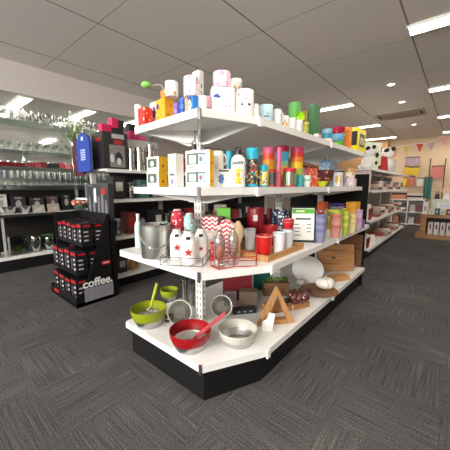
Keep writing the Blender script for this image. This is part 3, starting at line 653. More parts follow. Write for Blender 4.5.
    lathe_thing('serving_bowl', 'small lime yellow bowl in front of the plum bowl', 'bowl', x, y, z, BOWL(w, h), mat('#cfd92a', .35))
    carton(('M', 'RF', .25, 321, 337, 160.5), 'gift_box', 'blue patterned box behind the plum bowl', 'box', spots('#8fb4cf', ['#3a6f9e', '#d9e3ea', '#5a8fb8'], 34, .36), .4)
    carton(('M', 'RF', .06, 334.5, 343, 172), 'gift_box', 'white box with yellow print between plum bowl and stacked tins', 'box', PAPER, .6, [('yellow_print', 'o', 'f', 0, .5, .5, .3, mat('#e8c23a', .5)), ('yellow_print', 'o', 'l', 0, .5, .5, .3, mat('#e8c23a', .5))])
    lo = fit('M', 'RF', .08, 343.5, 356, 178.5)
    x, y, z, w, h, a = lo
    lathe_thing('biscuit_tin', 'lower flowery mauve tin at the far end of the second shelf', 'tin', x, y, z, [(0, 0), (w/2, 0), (w/2, h), (0, h)], spots('#d9c3cf', ['#9a5a86', '#c98a5a', '#f2e6ea'], 40, .4))
    x, y, z, w, h, a = fit('M', 'RF', .08, 344.5, 355, 168, zb=lo[2]+lo[4])
    lathe_thing('biscuit_tin', 'upper flowery tin with a tan lid on the mauve tin', 'tin', x, y, z, [(0, 0), (w/2, 0), (w/2, h*.6), (w*.52, h*.6), (w*.52, h), (0, h)], [spots('#e0cdb8', ['#9a5a66', '#c98a5a', '#f2e6ea'], 40, .4), mat('#c99a5a', .4)], mis=[0, 0, 1, 1, 1])
mid_level()

# ================================================================== third level
ZS = LV['S']['z']
def bowl_prof(w, h, foot=.25, t=.03): return [(0, 0), (w*foot, 0), (w*.42, h*.45), (w*.5, h), (w*(.5-t), h), (w*.39, h*.48), (w*(foot-.03), h*.07), (0, h*.07)]
def cup_at(x, y, z, r, h, name, label, m, group=None, rim=None, cat='cup', taper=.72, lip=True):
    t = thing(name, label, cat, (x, y, z), 0, group)
    p = [(0, 0), (r*taper, 0), (r*.97, h*.96)] + ([(r*1.03, h*.96), (r*1.03, h), (r*.94, h)] if lip else [(r*.97, h), (r*.93, h)]) + [(r*.94*taper, h*.05), (0, h*.05)]
    n = len(p)-1
    MB().lathe(p, 24, mis=[0, 0]+[1]*(n-4)+[0, 0] if rim else [0]*n).build('cup_body', [m, rim or m], t)
    return t
def third_level():
    # left end: bottle, bucket with tall glass things
    x, y, z, w, h = fitb(ZS, 135.5, 143, 213, 248); r = w/2
    t = thing('milk_bottle', 'pale mint bottle at the left end of third shelf beside the metal bucket', 'bottle', (x, y, z))
    MB().lathe([(0, 0), (r*.95, 0), (r, .006), (r, h*.6), (r*.85, h*.7), (r*.4, h*.82), (r*.4, h*.9), (0, h*.9)], 22).build('bottle_body', mat('#bcd4d0', .25), t)
    MB().lathe([(0, h*.9), (r*.45, h*.9), (r*.45, h), (0, h)], 16).build('bottle_cap', WHITE, t)
    x, y, z, w, h = fitb(ZS, 140.5, 173, 221.5, 259.5); r = w/2
    t = thing('metal_bucket', 'galvanised metal bucket with a wire handle near the left end of the third shelf', 'bucket', (x, y, z))
    MB().lathe([(0, .004), (r*.93, 0), (r*.94, .008), (r*.97, h*.96), (r, h*.96), (r*1.01, h), (r*.95, h), (r*.91, .012), (0, .012)], 34).build('bucket_body', GALV, t)
    MB().lathe([(r*.935, h*.62), (r*.955, h*.64), (r*.94, h*.66)], 34).build('ridge', GALV, t)
    va = VIEWA(x, y); k = 14
    MB().tube([((r*1.0)*math.cos(va+1.1*(1-2*i/k)*1.4), r*1.0*math.sin(va+1.1*(1-2*i/k)*1.4), h*.82-h*.5*math.sin(PI*i/k)) for i in range(k+1)], .0025, 6).build('handle', STEEL, t)
    bx, by, bz, br = x, y, z, r
    for q, (dx, dy, rr, hh, nm, m) in enumerate(((-.035, -.0, .034, .225, 'kraft', 'k'), (.05, .03, .03, .235, 'tall clear glass vase standing in the metal bucket', 'g'), (.005, .055, .026, .21, 'narrow clear glass vase at the back of the metal bucket', 'g'))):
        if m == 'k':
            tt = thing('gift_bag', 'brown paper bag standing up in the left side of metal bucket', 'bag', (bx+dx, by+dy, bz+.0135), .7)
            MB().prism([(-.032, -.02), (.032, -.02), (.032, .02), (-.032, .02)], 0, .2, 0, [(-.034, -.006), (.034, -.006), (.034, .006), (-.034, .006)]).build('bag_body', mat('#a78d78', .8, bump=.2), tt, smooth=False)
            MB().tube([(-.018, 0, .185), (-.016, 0, .215), (.016, 0, .215), (.018, 0, .185)], .002, 5).build('bag_handle', WHITE, tt)
        else:
            lathe_thing('glass_vase', nm, 'vase', bx+dx, by+dy, bz+.0135, [(0, 0), (rr*.75, 0), (rr, hh), (rr*.92, hh), (rr*.68, .012), (0, .012)], GLASS, part='vase_body')
    # milk bottles with red stars in a dark wire rack
    cs = []
    for i, (x0, x1, yt, yb) in enumerate(((170, 184.5, 227.5, 260), (180, 197, 229, 266), (194, 208.5, 227, 261))):
        x, y, z, w, h = fitb(ZS, x0, x1, yt, yb); r = w*.48; cs.append((x, y, r, h)); va = VIEWA(x, y)
        t = thing('milk_bottle', ('left white milk bottle with a red star in the dark wire rack', 'front white milk bottle with the largest red star in dark wire rack', 'right white milk bottle in the dark wire rack, by the post')[i], 'bottle', (x, y, z+.004), 0, 'white milk bottles in the wire rack')
        MB().lathe([(0, 0), (r*.95, 0), (r, .006), (r, h*.66), (r*.93, h*.76), (r*.68, h*.86), (r*.5, h*.92), (r*.56, h*.935), (r*.56, h*.97), (0, h*.97)], 24).build('bottle_body', mat('#f3f1ee', .2, var=.02), t)
        MB().patch(r*.96, va, .28, h*.79, h*.045, 0, ell=False).build('black_tag', BLK, t)
        o = MB(); fr = ((r+.0015)*math.cos(va), (r+.0015)*math.sin(va), h*(.38 if i else .4)); U = (-math.sin(va), math.cos(va), 0)
        s_ = r*(.55 if i < 2 else .4); o.xprism([(a*s_, b*s_) for a, b in STAR], (fr, U, (0, 0, 1)), -.004, .001); o.build('star_print', mat('#b3222c', .5), t, smooth=False)
        st = MB().ball((0, 0, h*.985), (r*.3, r*.3, h*.03), 0, 10, 6); st.build('stopper', STEEL, t)
    t = thing('wire_rack', 'dark wire bottle rack around the white milk bottles', 'rack', (0, 0, ZS+.0015)); wr = []
    d_ = Vector((cs[2][0]-cs[0][0], cs[2][1]-cs[0][1])).normalized(); n_ = Vector((-d_.y, d_.x)); e = .005
    us = [(d_.dot(c[:2]), n_.dot(c[:2]), c[2]) for c in cs]; u0, u1 = min(u-r_ for u, v_, r_ in us)-e, max(u+r_ for u, v_, r_ in us)+e; v0, v1 = min(v_-r_ for u, v_, r_ in us)-e, max(v_+r_ for u, v_, r_ in us)+e
    hull = [tuple(d_*a+n_*b) for a, b in ((u0, v0), ((u0+u1)/2, v0), (u1, v0), (u1, v1), ((u0+u1)/2, v1), (u0, v1))]
    for zz in (.003, .052): MB().tube([(a, b, zz) for a, b in hull], .0024, 6, closed=True).build('wire_hoop', mat('#4a4744', .4, .5), t)
    for a, b in hull: MB().tube([(a, b, .003), (a, b, .052)], .0024, 6).build('wire_post', mat('#4a4744', .4, .5), t)
    # cloth bundles behind the bottles
    def bundle(x0, x1, yt, yb, label, m, back):
        c = at_z((x0+x1)/2, 262, ZS); v = Vector((c.x-CAM.x, c.y-CAM.y, 0)).normalized(); c = c+v*back; w = (x1-x0)/pxm(c)
        zt = at_pl((x0+x1)/2, yt, c, v).z; zl = at_pl((x0+x1)/2, yb, c, v).z; h = zt-ZS-.002
        t = thing('drawstring_bag', label, 'bag', (c.x, c.y, ZS+.0015), 0)
        MB().lathe([(0, 0), (w*.3, 0), (w*.36, h*.3), (w*.5, h*.58), (w*.55, h*.74), (w*.5, h*.88), (w*.26, h*.97), (0, h)], 20).build('bag_body', m, t)
        MB().lathe([(w*.3, h*.955), (w*.34, h*.965), (w*.26, h*.985)], 16).build('cord', mat('#e8e2da', .7), t)
    bundle(172.5, 185, 208, 232, 'red cloth bag with white dots tied at the top, behind the milk bottles', spots('#c22a3a', ['#f3e6e2'], 46, .3, .8), .24)
    bundle(185, 195.5, 212, 230, 'pale teal cloth bag with white dots behind the front milk bottle', spots('#9fc4c0', ['#eef2ee', '#c24a4a'], 46, .32, .8), .2)
    # chevron lidded box
    c = at_z(212, 256, ZS); v = Vector((c.x-CAM.x, c.y-CAM.y, 0)).normalized(); c = c+v*.14; zt = at_pl(212, 216, c, v).z-ZS; W = 18/pxm(c)
    t = thing('gift_box', 'cream box with a red and white chevron lid, right of the post', 'box', (c.x, c.y, ZS+.0015), .35)
    MB().box((0, 0, zt*.31), (W*.82, W*.6, zt*.62)).build('box_body', mat('#e0d2bd', .7), t, smooth=False)
    MB().box((0, 0, zt*.81), (W*.95, W*.7, zt*.38)).build('box_lid', chevron('#c6303a', '#f4ece8', .03, .045), t, smooth=False)
    decal(t, 'paper_label', 'r', W*.82, W*.6, zt, 'f', -.1, .46, .5, .08, PAPER)
    x, y, z, w, h = fitb(ZS, 207, 214.5, 240, 262)
    cup_at(x+.0, y+.03, z, w/2, h*.9, 'tumbler', 'small red tumbler with white specks, left of the clear bottles', spots('#b3242e', ['#e9c9c4'], 60, .3), lip=False, taper=.9)
    # clear bottles in red wire rack
    cb = []
    for i, (x0, x1, yt, yb) in enumerate(((213.5, 226, 228, 268.5), (227, 239, 226, 266))):
        x, y, z, w, h = fitb(ZS, x0, x1, yt, yb); r = w*.47; cb.append((x, y, r))
        t = thing('glass_bottle', ('left clear glass bottle with an orange fill in the red wire rack', 'right clear glass bottle with chevron cloth in the red wire rack')[i], 'bottle', (x, y, z+.004), 0, 'clear bottles in the red rack')
        MB().lathe([(0, 0), (r*.95, 0), (r, .006), (r, h*.66), (r*.88, h*.76), (r*.45, h*.87), (r*.4, h*.97), (r*.5, h)], 24).build('bottle_body', glass('#ece4e0', .5, .2), t)
        if i == 0: MB().ball((0, 0, h*.38), (r*.7, r*.7, h*.16), 0, 14, 8).build('orange_fill', mat('#e07a3a', .5), t)
        else: MB().lathe([(0, h*.3), (r*.5, h*.3), (r*.7, h*.5), (0, h*.6)], 16).build('cloth_fill', chevron('#c2414a', '#e9d6d2', .02, .03), t)
        MB().lathe([(0, h*.985), (r*.52, h*.985), (r*.5, h*1.08), (0, h*1.1)], 14).build('stopper', spots('#d9c9c4', ['#c2414a'], 70, .4), t)
    rk = thing('wire_rack', 'red wire bottle rack holding the two clear bottles', 'rack', (0, 0, ZS+.0015))
    RW = mat('#b0261f', .4, .2); p3 = at_z(256, 266.3, ZS); e = .012
    hull = [(cb[0][0]-cb[0][2]-e, cb[0][1]-cb[0][2]*.5-e), (cb[0][0]+cb[0][2]*.7+e, cb[0][1]-cb[0][2]-e), (cb[1][0]+cb[1][2]*.8+e, cb[1][1]-cb[1][2]-e*.4), (p3.x, p3.y), (p3.x-.07, p3.y+.11), (cb[0][0]-.04, cb[0][1]+.12)]
    for zz in (.003, .06): MB().tube([(a, b, zz) for a, b in hull], .003, 6, closed=True).build('wire_hoop', RW, rk)
    for a, b in hull: MB().tube([(a, b, .003), (a, b, .06)], .003, 6).build('wire_post', RW, rk)
    hp = Vector((p3.x, p3.y, .06)); MB().tube([hp, hp+Vector((0, 0, .11)), hp+Vector((-.07, .11, .11)), hp+Vector((-.07, .11, 0))], .003, 6).build('wire_handle', RW, rk)
    c = at_z(238, 262, ZS); v = Vector((c.x-CAM.x, c.y-CAM.y, 0)).normalized(); c = c+v*.1; w = 14/pxm(c); h = at_pl(238, 221, c, v).z-ZS
    t = thing('raffia_bundle', 'beige raffia bundle tied up behind the right clear bottle', 'raffia', (c.x, c.y, ZS+.0015))
    MB().lathe([(0, 0), (w*.18, 0), (w*.2, h*.4), (w*.5, h*.66), (w*.46, h*.82), (w*.12, h), (0, h)], 14, sq=.6).build('raffia', stripes('#cbb48f', '#a98f68', .006, 'XY', .9), t)
    # behind: green box, red canisters, navy canister
    c = at_z(227, 262, ZS); v = Vector((c.x-CAM.x, c.y-CAM.y, 0)).normalized(); c = c+v*.16; w = 13/pxm(c); h = at_pl(228, 218, c, v).z-ZS-.002
    t = thing('drawstring_bag', 'red chevron cloth bag behind the two clear bottles', 'bag', (c.x, c.y, ZS+.0015), .5)
    MB().lathe([(0, 0), (w*.5, 0), (w*.58, h*.5), (w*.6, h*.78), (w*.4, h*.94), (0, h)], 20, sq=.5).build('bag_body', chevron('#c6303a', '#f0dcd8', .03, .045), t)
    carton(('S', 'NR', .52, 217, 231, 207.5), 'gift_box', 'bright green box behind the chevron lidded box', 'box', mat('#5fae2a', .5), .5, [('dark_print', 'o', 'f', .1, .6, .5, .2, mat('#2a4a1c', .5))], turn=-.5)
    x, y, z, w, h, a = fit('S', 'RF', .5, 247.5, 264.5, 207.5)
    mug_at(x, y, z, w/2, h, 0, 'canister', 'dark red canister with a white square label behind the white cups', mat('#9e1226', .3), handle=False, cat='canister', stickers=[])
    q = thing('price_label', 'white square price label on the dark red canister', 'label', (0, 0, 0)); va = VIEWA(x, y)
    bpy.data.objects.remove(q)
    cn = [o for o in bpy.data.objects if o.get('label', '').startswith('dark red canister')][0]
    MB().patch(w/2+.0012, va-.05, .25, h*.72, h*.09, 0, ell=False).build('white_label', PAPER, cn)
    x, y, z, w, h, a = fit('S', 'RF', .52, 266.5, 272, 208)
    mug_at(x, y, z, w/2, h, 0, 'canister', 'second darker red canister, half hidden between the labelled one and the navy one', mat('#7e1020', .35), handle=False, cat='canister')
    x, y, z, w, h, a = fit('S', 'RF', .36, 272.5, 289, 209.5)
    mug_at(x, y, z, w/2, h, 0, 'canister', 'navy canister with white blossoms behind the tray', spots('#1f2448', ['#eef0f4', '#c9cfe2'], 34, .36), handle=False, cat='canister')
    # wooden tray with cups
    c0 = at_z(272, 264.5, ZS); c1 = at_z(307, 249, ZS)
    TX1, TY0, TY1 = .585, c0.y+.02, c1.y; TX0 = TX1-.355; TX1 = min(TX1, c0.x)
    t = thing('wooden_tray', 'light wooden serving tray holding the red and white cups', 'tray', ((TX0+TX1)/2, (TY0+TY1)/2, ZS+.0015)); W, D = TX1-TX0, TY1-TY0; wm = wood('#c99660', '#a8743f', 1.)
    MB().box((0, 0, .005), (W-.01, D-.01, .01)).build('tray_base', wm, t, smooth=False)
    for sx in (-1, 1): MB().prism([(sx*W/2, -D/2), (sx*W/2-sx*.012, -D/2), (sx*W/2-sx*.012, D/2), (sx*W/2, D/2)][::sx], 0, .042).build('tray_side', wm, t, smooth=False)
    for sy in (-1, 1): MB().box((0, sy*(D/2-.006), .021), (W-.026, .012, .042)).build('tray_end', wm, t, smooth=False)
    ZT = ZS+.0125
    RIM = mat('#c9c6c2', .4)
    for i, (x0, x1, yt, yb, col, lab) in enumerate(((255, 272.5, 233.5, 255.5, 'r', 'bright red cup with a pale rim, nearest on the wooden tray'), (272, 285.5, 231, 253.5, 'w', 'white enamel cup right of the bright red cup on the tray'),
            (243.5, 256, 227.5, 250, 'w', 'white enamel cup behind the red wire rack, left on the tray'), (281.5, 293.5, 227.5, 249.5, 'w', 'white enamel cup at the right of the tray, under red cups'))):
        x, y, z, w, h = fitb(ZT, x0, x1, yt, yb)
        cup_at(x, y, z, w/2*.97, h, 'enamel_cup', lab, mat('#d2231f', .3) if col == 'r' else mat('#e4e8ea', .3, var=.02), rim=mat('#e9c9b8', .4) if col == 'r' else mat('#a9bcc4', .4), taper=.8)
        if i == 3: wx, wy, wz, ww, wh = x, y, z, w, h
    for k in range(2):
        cup_at(wx, wy, wz+wh+.002+k*.022, ww/2*.97, .05, 'enamel_cup', ('lower', 'upper')[k]+' of two red cups nested on the right white cup in the tray', mat('#b8202a', .35), 'nested red cups', rim=mat('#e0b4ae', .4), taper=.8)
    x, y, z, w, h = fitb(ZT, 262, 278, 224, 246.5)
    v = Vector((x-CAM.x, y-CAM.y, 0)).normalized()
    cup_at(x+v.x*.02, y+v.y*.02, z, w/2, h*.98, 'enamel_cup', 'wide red cup behind the bright red and white cups on the tray', mat('#b51f2a', .35), taper=.85)
    # framed notice
    fx, fy, fz, fw_, fh, fa = fit('S', 'RF', .1, 290, 315.5, 207.5); c = at_z(291, 243, ZS); x2 = at_z(314, 239, ZS)
    m_ = at_pl(302.5, 225, (.5, .62), (.75, -.66))
    base = at_z(302.5, 242, ZS); rz = math.atan2(base.y-CAM.y, base.x-CAM.x)-PI/2+.15; W = 24.5/pxm(base); v = Vector((base.x-CAM.x, base.y-CAM.y, 0)).normalized(); hh = at_pl(302.5, 206.5, base+v*.03, v).z-ZS
    t = thing('notice_board', 'black framed notice with a green header and lines of text on the third shelf', 'sign', (base.x, base.y, ZS+.0015), rz)
    lean = Matrix.Rotation(-.1, 4, 'X')
    mb = MB(); mb.M = lean; mb.box((0, .008, hh/2), (W, .012, hh)); mb.build('notice_frame', BLK, t, smooth=False)
    mb = MB(); mb.M = lean; mb.box((0, .0012, hh/2+.003), (W*.88, .003, hh*.9)); mb.build('notice_paper', PAPER, t, smooth=False)
    mb = MB(); mb.M = lean; mb.box((0, -.0008, hh*.875), (W*.86, .002, hh*.13)); mb.build('green_header', mat('#62b52a', .5), t, smooth=False)
    for q, (dz, wdt, off, cc) in enumerate(((.875, .34, -.12, '#e4f2d4'), (.66, .6, 0, '#3a3a3c'), (.5, .2, -.26, '#8a8a8a'), (.5, .18, .24, '#8a8a8a'), (.4, .26, -.22, '#8a8a8a'), (.4, .18, .24, '#8a8a8a'), (.3, .22, -.24, '#8a8a8a'), (.3, .16, .24, '#8a8a8a'), (.2, .26, -.22, '#8a8a8a'))):
        mb = MB(); mb.M = lean; mb.box((W*off, -.0014 if q else -.002, hh*dz), (W*wdt, .002, hh*(.045 if q < 2 else .028))); mb.build('text_line', mat(cc, .6), t, smooth=False)
    # stacks of cups
    def stack(x0, x1, yt, yb, n, cols, what, group, where, zb=ZS, back=0.):
        x, y, z, w, h = fitb(zb, x0, x1, yt, yb); v = Vector((x-CAM.x, y-CAM.y, 0)).normalized(); x += v.x*back; y += v.y*back; r = w/2
        ch = min(.09, h*.5) if n > 1 else h; st = (h-ch)/max(1, n-1)
        for i in range(n):
            cc = cols[i % len(cols)]
            cup_at(x, y, z+i*st, r*.97, ch, 'paper_cup', '%s %s, %s from the bottom' % (what, where, ORD[i]) if n > 1 else what+' '+where, mat(cc, .45) if isinstance(cc, str) else cc, group, taper=.78)
    stack(314.5, 325.5, 214, 243, 6, ['#8a8dae', '#7477a0'], 'lavender cup in the stack', 'lavender cup stack', 'right of the notice')
    stack(329, 340.5, 213.5, 238, 5, ['#dc9488', '#d07a6c', '#e3ab9c'], 'salmon pink cup in the stack', 'pink cup stack', 'near the front of third shelf')
    stack(341.5, 348, 211, 235.5, 5, ['#a9c23a', '#d3d86a'], 'lime cup in the stack', 'lime cup stack', 'between pink and yellow cups')
    stack(347.8, 355.5, 213.5, 233, 5, ['#ecd9a0', '#e5c878'], 'pale yellow cup in the stack', 'yellow cup stack', 'at third shelf end')
    stack(354.5, 361.5, 209, 230, 4, ['#d3b1cc', '#c69bbf'], 'mauve cup in the stack', 'mauve cup stack', 'at the far end of third shelf')
    stack(359.5, 364.5, 219, 228, 1, ['#8d62a0'], 'small purple cup', 'single purple cup', 'beside the mauve stack at the shelf end')
    def back_box(x0, x1, yt, ins, label, m, dr=.6, zb=None, decals=()):
        return carton(('S', 'RF', ins, x0, x1, yt), 'gift_box', label, 'box', m, dr, decals, zb=zb)
    back_box(316, 328, 209, .28, 'red and white patterned box behind the lavender cups', spots('#c9343c', ['#f0e2dc'], 40, .42))
    q = fit('S', 'RF', .28, 316, 328, 209)
    back_box(318, 328, 201.5, .28, 'orange box lying on the red and white patterned box', mat('#e0642a', .5), .6, q[2]+q[4])
    back_box(328, 346, 208.5, .2, 'yellow green box with coloured print behind the pink cups', spots('#c9d65a', ['#7aa83a', '#f0e8a0', '#e0a04a'], 30, .38), .5)
    q = fit('S', 'RF', .2, 328, 346, 208.5)
    for i, (yt, cc) in enumerate(((203.5, '#b9b2d6'), (198.5, '#5a4a9e'))):
        x, y, z, w, h, a = fit('S', 'RF', .2, 327.5, 345, yt, zb=q[2]+q[4]+(.031*i)); h = .03
        lathe_thing('serving_bowl', ('pale lilac', 'deep purple')[i]+' shallow bowl on the yellow green box', 'bowl', x, y, z, [(0, 0), (w*.3, 0), (w*.5, h), (w*.47, h), (w*.28, .004), (0, .004)], mat(cc, .4))
    back_box(346, 360, 210, .15, 'amber box with pink print behind the yellow cups', spots('#eda73a', ['#e07a6a', '#f4c878'], 34, .36), .5)
    q = fit('S', 'RF', .15, 346, 360, 210)
    back_box(347, 360, 201.5, .15, 'plain amber box on top of the amber printed box', mat('#f0aa2e', .5), .5, q[2]+q[4])
third_level()

# ================================================================== bottom level
ZB = LV['B']['z']
def mixing_bowl(x0, x1, yt, yb, col, label, band=(.42, .95), zb=None):
    x, y, z, w, h = fitb(ZB if zb is None else zb, x0, x1, yt, yb); r = w/2
    t = thing('mixing_bowl', label, 'bowl', (x, y, z))
    def R(f): return r*(.7+.3*math.sin(min(1, f)*PI/2))
    fs = [0, .15, .3, band[0]]
    MB().lathe([(0, .004), (r*.62, 0)]+[(R(f), h*f+.002) for f in fs]+[(R(f)-.003, h*f+.002) for f in fs[::-1]]+[(r*.6, .006), (0, .006)], 36).build('glass_base', glass('#eceae6', .5, .35), t)
    b0, b1 = band
    MB().lathe([(R(b0), h*b0+.002), (R((b0+b1)/2)+.001, h*(b0+b1)/2), (R(b1)+.001, h*b1), (r, h), (r-.004, h), (R(b1)-.004, h*b1), (R((b0+b1)/2)-.004, h*(b0+b1)/2), (R(b0)-.004, h*b0+.002), (R(b0), h*b0+.002)], 36).build('coloured_band', mat(col, .3), t)
    return x, y, z, r, h
def facing_bowl(px, py, rpx, yb, col, label, depth=.05):
    """bowl stood on its edge with its mouth to the aisle, leaning back"""
    c = at_z(px, yb, ZB); r = rpx/pxm(c); v = Vector((c.x-CAM.x, c.y-CAM.y, 0)).normalized()
    t = thing('mixing_bowl', label, 'bowl', (c.x, c.y, ZB+.0015))
    tilt = Matrix.Rotation(math.radians(62), 4, 'X'); rz = Matrix.Rotation(math.atan2(v.y, v.x)-PI/2, 4, 'Z')
    M = rz @ Matrix.Translation((0, .04, r*.93+.003)) @ tilt
    d = r*.9
    for nm, prof, m in (('glass_base', [(0, -d), (r*.5, -d), (r*.75, -d*.7), (r*.93, -d*.3), (r*.9, -d*.3), (r*.72, -d*.68), (r*.48, -d*.96), (0, -d*.96)], glass('#e4e5e0', .25)),
                        ('coloured_band', [(r*.93, -d*.3), (r, -.004), (r, 0), (r*.94, 0), (r*.9, -d*.3), (r*.93, -d*.3)], mat(col, .25))):
        mb = MB(); mb.M = M; mb.lathe(prof, 34); mb.build(nm, m, t)
    return c, r
def pumpkin(px, py0, py1, w_px, yb, m, stem, name, label, zb=None, ribs=9):
    x, y, z, w, h = fitb(ZB if zb is None else zb, px-w_px/2, px+w_px/2, py0, yb); r = w/2; h = min(h, r*1.5)
    t = thing(name, label, 'pumpkin', (x, y, z)); mb = MB(); n = 54; rings = []
    for i in range(1, 12):
        a = PI*i/12; q = math.sin(a)**.75; zz = h*.5*(1-math.cos(a))
        if i > 8: zz -= h*.05*(i-8)*(.3)
        rings.append([mb._v((r*q*(1-.09*abs(math.cos(ribs*PI*k/n))**6 if False else r*q/r*(1-.1*(abs(math.sin(ribs*PI*k/n))**.35 < .62)*(1)*(.62-abs(math.sin(ribs*PI*k/n))**.35)/.62))*math.cos(2*PI*k/n)*(r if True else 1),
                             q*(1-.1*max(0, .62-abs(math.sin(ribs*PI*k/n))**.35)/.62)*math.sin(2*PI*k/n)*r, zz)) if False else
                      mb._v((r*q*(1-.24*max(0, .7-abs(math.sin(ribs*PI*k/n))))*math.cos(2*PI*k/n), r*q*(1-.24*max(0, .7-abs(math.sin(ribs*PI*k/n))))*math.sin(2*PI*k/n), zz)) for k in range(n)])
    b = mb._v((0, 0, 0)); tp = mb._v((0, 0, h*.9))
    for A, B in zip(rings, rings[1:]):
        for k in range(n): mb._f([A[k], A[(k+1) % n], B[(k+1) % n], B[k]])
    for k in range(n): mb._f([rings[0][(k+1) % n], rings[0][k], b]); mb._f([rings[-1][k], rings[-1][(k+1) % n], tp])
    mb.build('pumpkin_body', m, t)
    MB().tube([(0, 0, h*.86), (r*.03, 0, h*1.0), (r*.14, .0, h*1.12)], [r*.13, r*.08, r*.09], 8).build('stem', stem, t)
    return x, y, z, r, h
def bottom_level():
    W1 = wood('#c08a50', '#8a5a2c', .8)
    # lime bowl + whisk
    x, y, z, r, h = mixing_bowl(131.5, 168, 300, 332, '#8d951a', 'lime green banded glass mixing bowl at the left end of bottom shelf')
    MB().ball((0, 0, h*.3), (r*.62, r*.62, h*.26), 0, 18, 8).build('white_filling', mat('#e9e7e2', .8, bump=.6), [o for o in bpy.data.objects if o.get('label', '').startswith('lime green banded')][0])
    def wpt(px, py, yref=325): return at_pl(px, py, (x, y), (CAM.x-x, CAM.y-y))
    t = thing('whisk', 'whisk with a lime green handle standing in the left lime bowl', 'whisk', (x, y, z))
    top, mid = wpt(157, 283)-Vector((x, y, z)), wpt(151, 306)-Vector((x, y, z))
    MB().tube([tuple(mid), tuple(mid.lerp(top, .5)), tuple(top)], [.009, .012, .011], 10).build('handle', mat('#aeb827', .35), t)
    foot = Vector((0, 0, h*.68))
    for k in range(4):
        a = PI*k/4; s = Vector((math.cos(a), math.sin(a), 0))*.026
        MB().tube([tuple(mid), tuple(mid.lerp(foot, .6)+s), tuple(foot+s*.8+Vector((0, 0, .0))), tuple(foot+Vector((0, 0, -.006))), tuple(foot-s*.8), tuple(mid.lerp(foot, .6)-s), tuple(mid)], .0013, 5).build('wire_loop', STEEL, t)
    mixing_bowl(160.5, 178.5, 285.5, 303, '#8d991c', 'second lime green bowl standing behind the glass bowl on its edge')
    # black flat boxes with small print
    def flat(p0, p1, d, hh, label, m, prints):
        a, b = at_z(*p0, ZB), at_z(*p1, ZB); t_ = (b-a); L = t_.length; rz = math.atan2(t_.y, t_.x); n = Vector((-math.sin(rz), math.cos(rz), 0)); c = (a+b)/2+n*(d/2+.04)
        carton_at(c.x, c.y, ZB+.0015, L, d, hh, rz, 'boxed_set', label, 'box', m, prints)
    flat((176, 342), (222, 339.5), .0, .0, '', BLK, ()) if False else None
    a = at_z(163.5, 335, ZB)
    flat((169.2, 324.5), (176.2, 322), .03, .05, 'flat black box with small white print under the red rimmed bowls', BLK, [('white_print', 'r', 'f', u, .5, .12, .12, mat('#c9c2b8', .5)) for u in (-.75, -.3, .2)] + [('orange_print', 'r', 'f', .6, .4, .1, .1, mat('#b5522a', .5)), ('white_print', 'r', 'l', 0, .5, .5, .12, mat('#c9c2b8', .5))])
    flat((234, 317), (258, 315), .06, .04, 'flat black box with pale print left of the wooden triangle', BLK, [('white_print', 'r', 'f', u, .5, .12, .12, mat('#8fa3ad', .5)) for u in (-.5, 0, .5)])
    # bowls on edge
    facing_bowl(180, 305, 12.5, 326, '#c9c4b4', 'clear glass bowl stood on its edge behind the red bowl, mouth to the aisle')
    mixing_bowl(169, 191, 312, 327, '#b01a22', 'small red bowl tucked under the glass bowl that stands on edge') if False else None
    facing_bowl(221.5, 301, 11, 318, '#dedad2', 'white banded glass bowl stood on its edge right of the post foot')
    x, y, z, r, h = mixing_bowl(168.5, 213, 318.5, 359, '#9a1018', 'large red banded glass mixing bowl at the front of bottom shelf')
    def rp(px, py): return at_pl(px, py, (x+.02, y+.02), (CAM.x-x, CAM.y-y))-Vector((x, y, z))
    t = thing('salad_server', 'translucent pinkish red salad server resting in the red bowl', 'server', (x, y, z))
    p, q = rp(193, 341), rp(226, 314); dirv = (q-p).normalized(); p.z = max(p.z, h*.4)
    up = Vector((0, 0, 1)); side = dirv.cross(up).normalized(); nrm = side.cross(dirv)
    MB().xprism([(0, -.012), (.05, -.019), (.1, -.017), (.16, -.013), ((q-p).length, -.02), ((q-p).length+.006, 0), ((q-p).length, .02), (.16, .013), (.1, .017), (.05, .019), (0, .012)], (tuple(p), tuple(dirv), tuple(side)), -.005, .005).build('server_body', mat('#c7505a', .25), t, smooth=False)
    mixing_bowl(216.5, 258.5, 318, 353, '#c4c0b6', 'large white banded glass mixing bowl beside the red one')
    # glass vases behind
    for i, (x0, x1, yt, yb) in enumerate(((181, 190, 277, 303), (189.5, 196, 281, 306))):
        x, y, z, w, h = fitb(ZB, x0, x1, yt, yb); r = w/2
        lathe_thing('glass_vase', ('tall clear glass vase behind the lime bowls, under the third shelf', 'slimmer clear glass vase just left of the post foot')[i], 'vase', x, y, z, [(0, 0), (r*.8, 0), (r, h), (r*.92, h), (r*.72, .01), (0, .01)], glass('#d9dcd8', .45), part='vase_body')
    # dark red, teal and grey boxes at the middle of the shelf
    def cbox(px0, px1, yt, yb, rz, dr, label, m, name='gift_box', zb=ZB):
        c = at_z((px0+px1)/2, yb, zb); w = (px1-px0)/pxm(c); v = Vector((c.x-CAM.x, c.y-CAM.y, 0)).normalized(); W = wd(w, c.x, c.y, rz, dr); c = c+v*W*dr*.6
        h = at_pl((px0+px1)/2, yt, c, v).z-zb
        return carton_at(c.x, c.y, zb+.0015, W, W*dr, h, rz, name, label, 'box', m), (c.x, c.y, W, h)
    cbox(222, 252, 271, 301, .75, .45, 'dark red box in the middle of bottom shelf behind the white bowl', mat('#6d0f18', .5))
    cbox(253, 270, 270, 290, .9, .2, 'teal green box behind the wooden triangle, next to dark red box', mat('#16695c', .5))
    cbox(224, 236.5, 291, 306, .75, .3, 'mauve grey box before the dark red box on the bottom shelf', mat('#6f6064', .6))
    cbox(239, 257, 290, 309, .6, .6, 'grey brown slatted crate left of the wooden triangle', stripes('#6f5c4c', '#4a3d34', .02, 'Z'), 'wooden_crate')
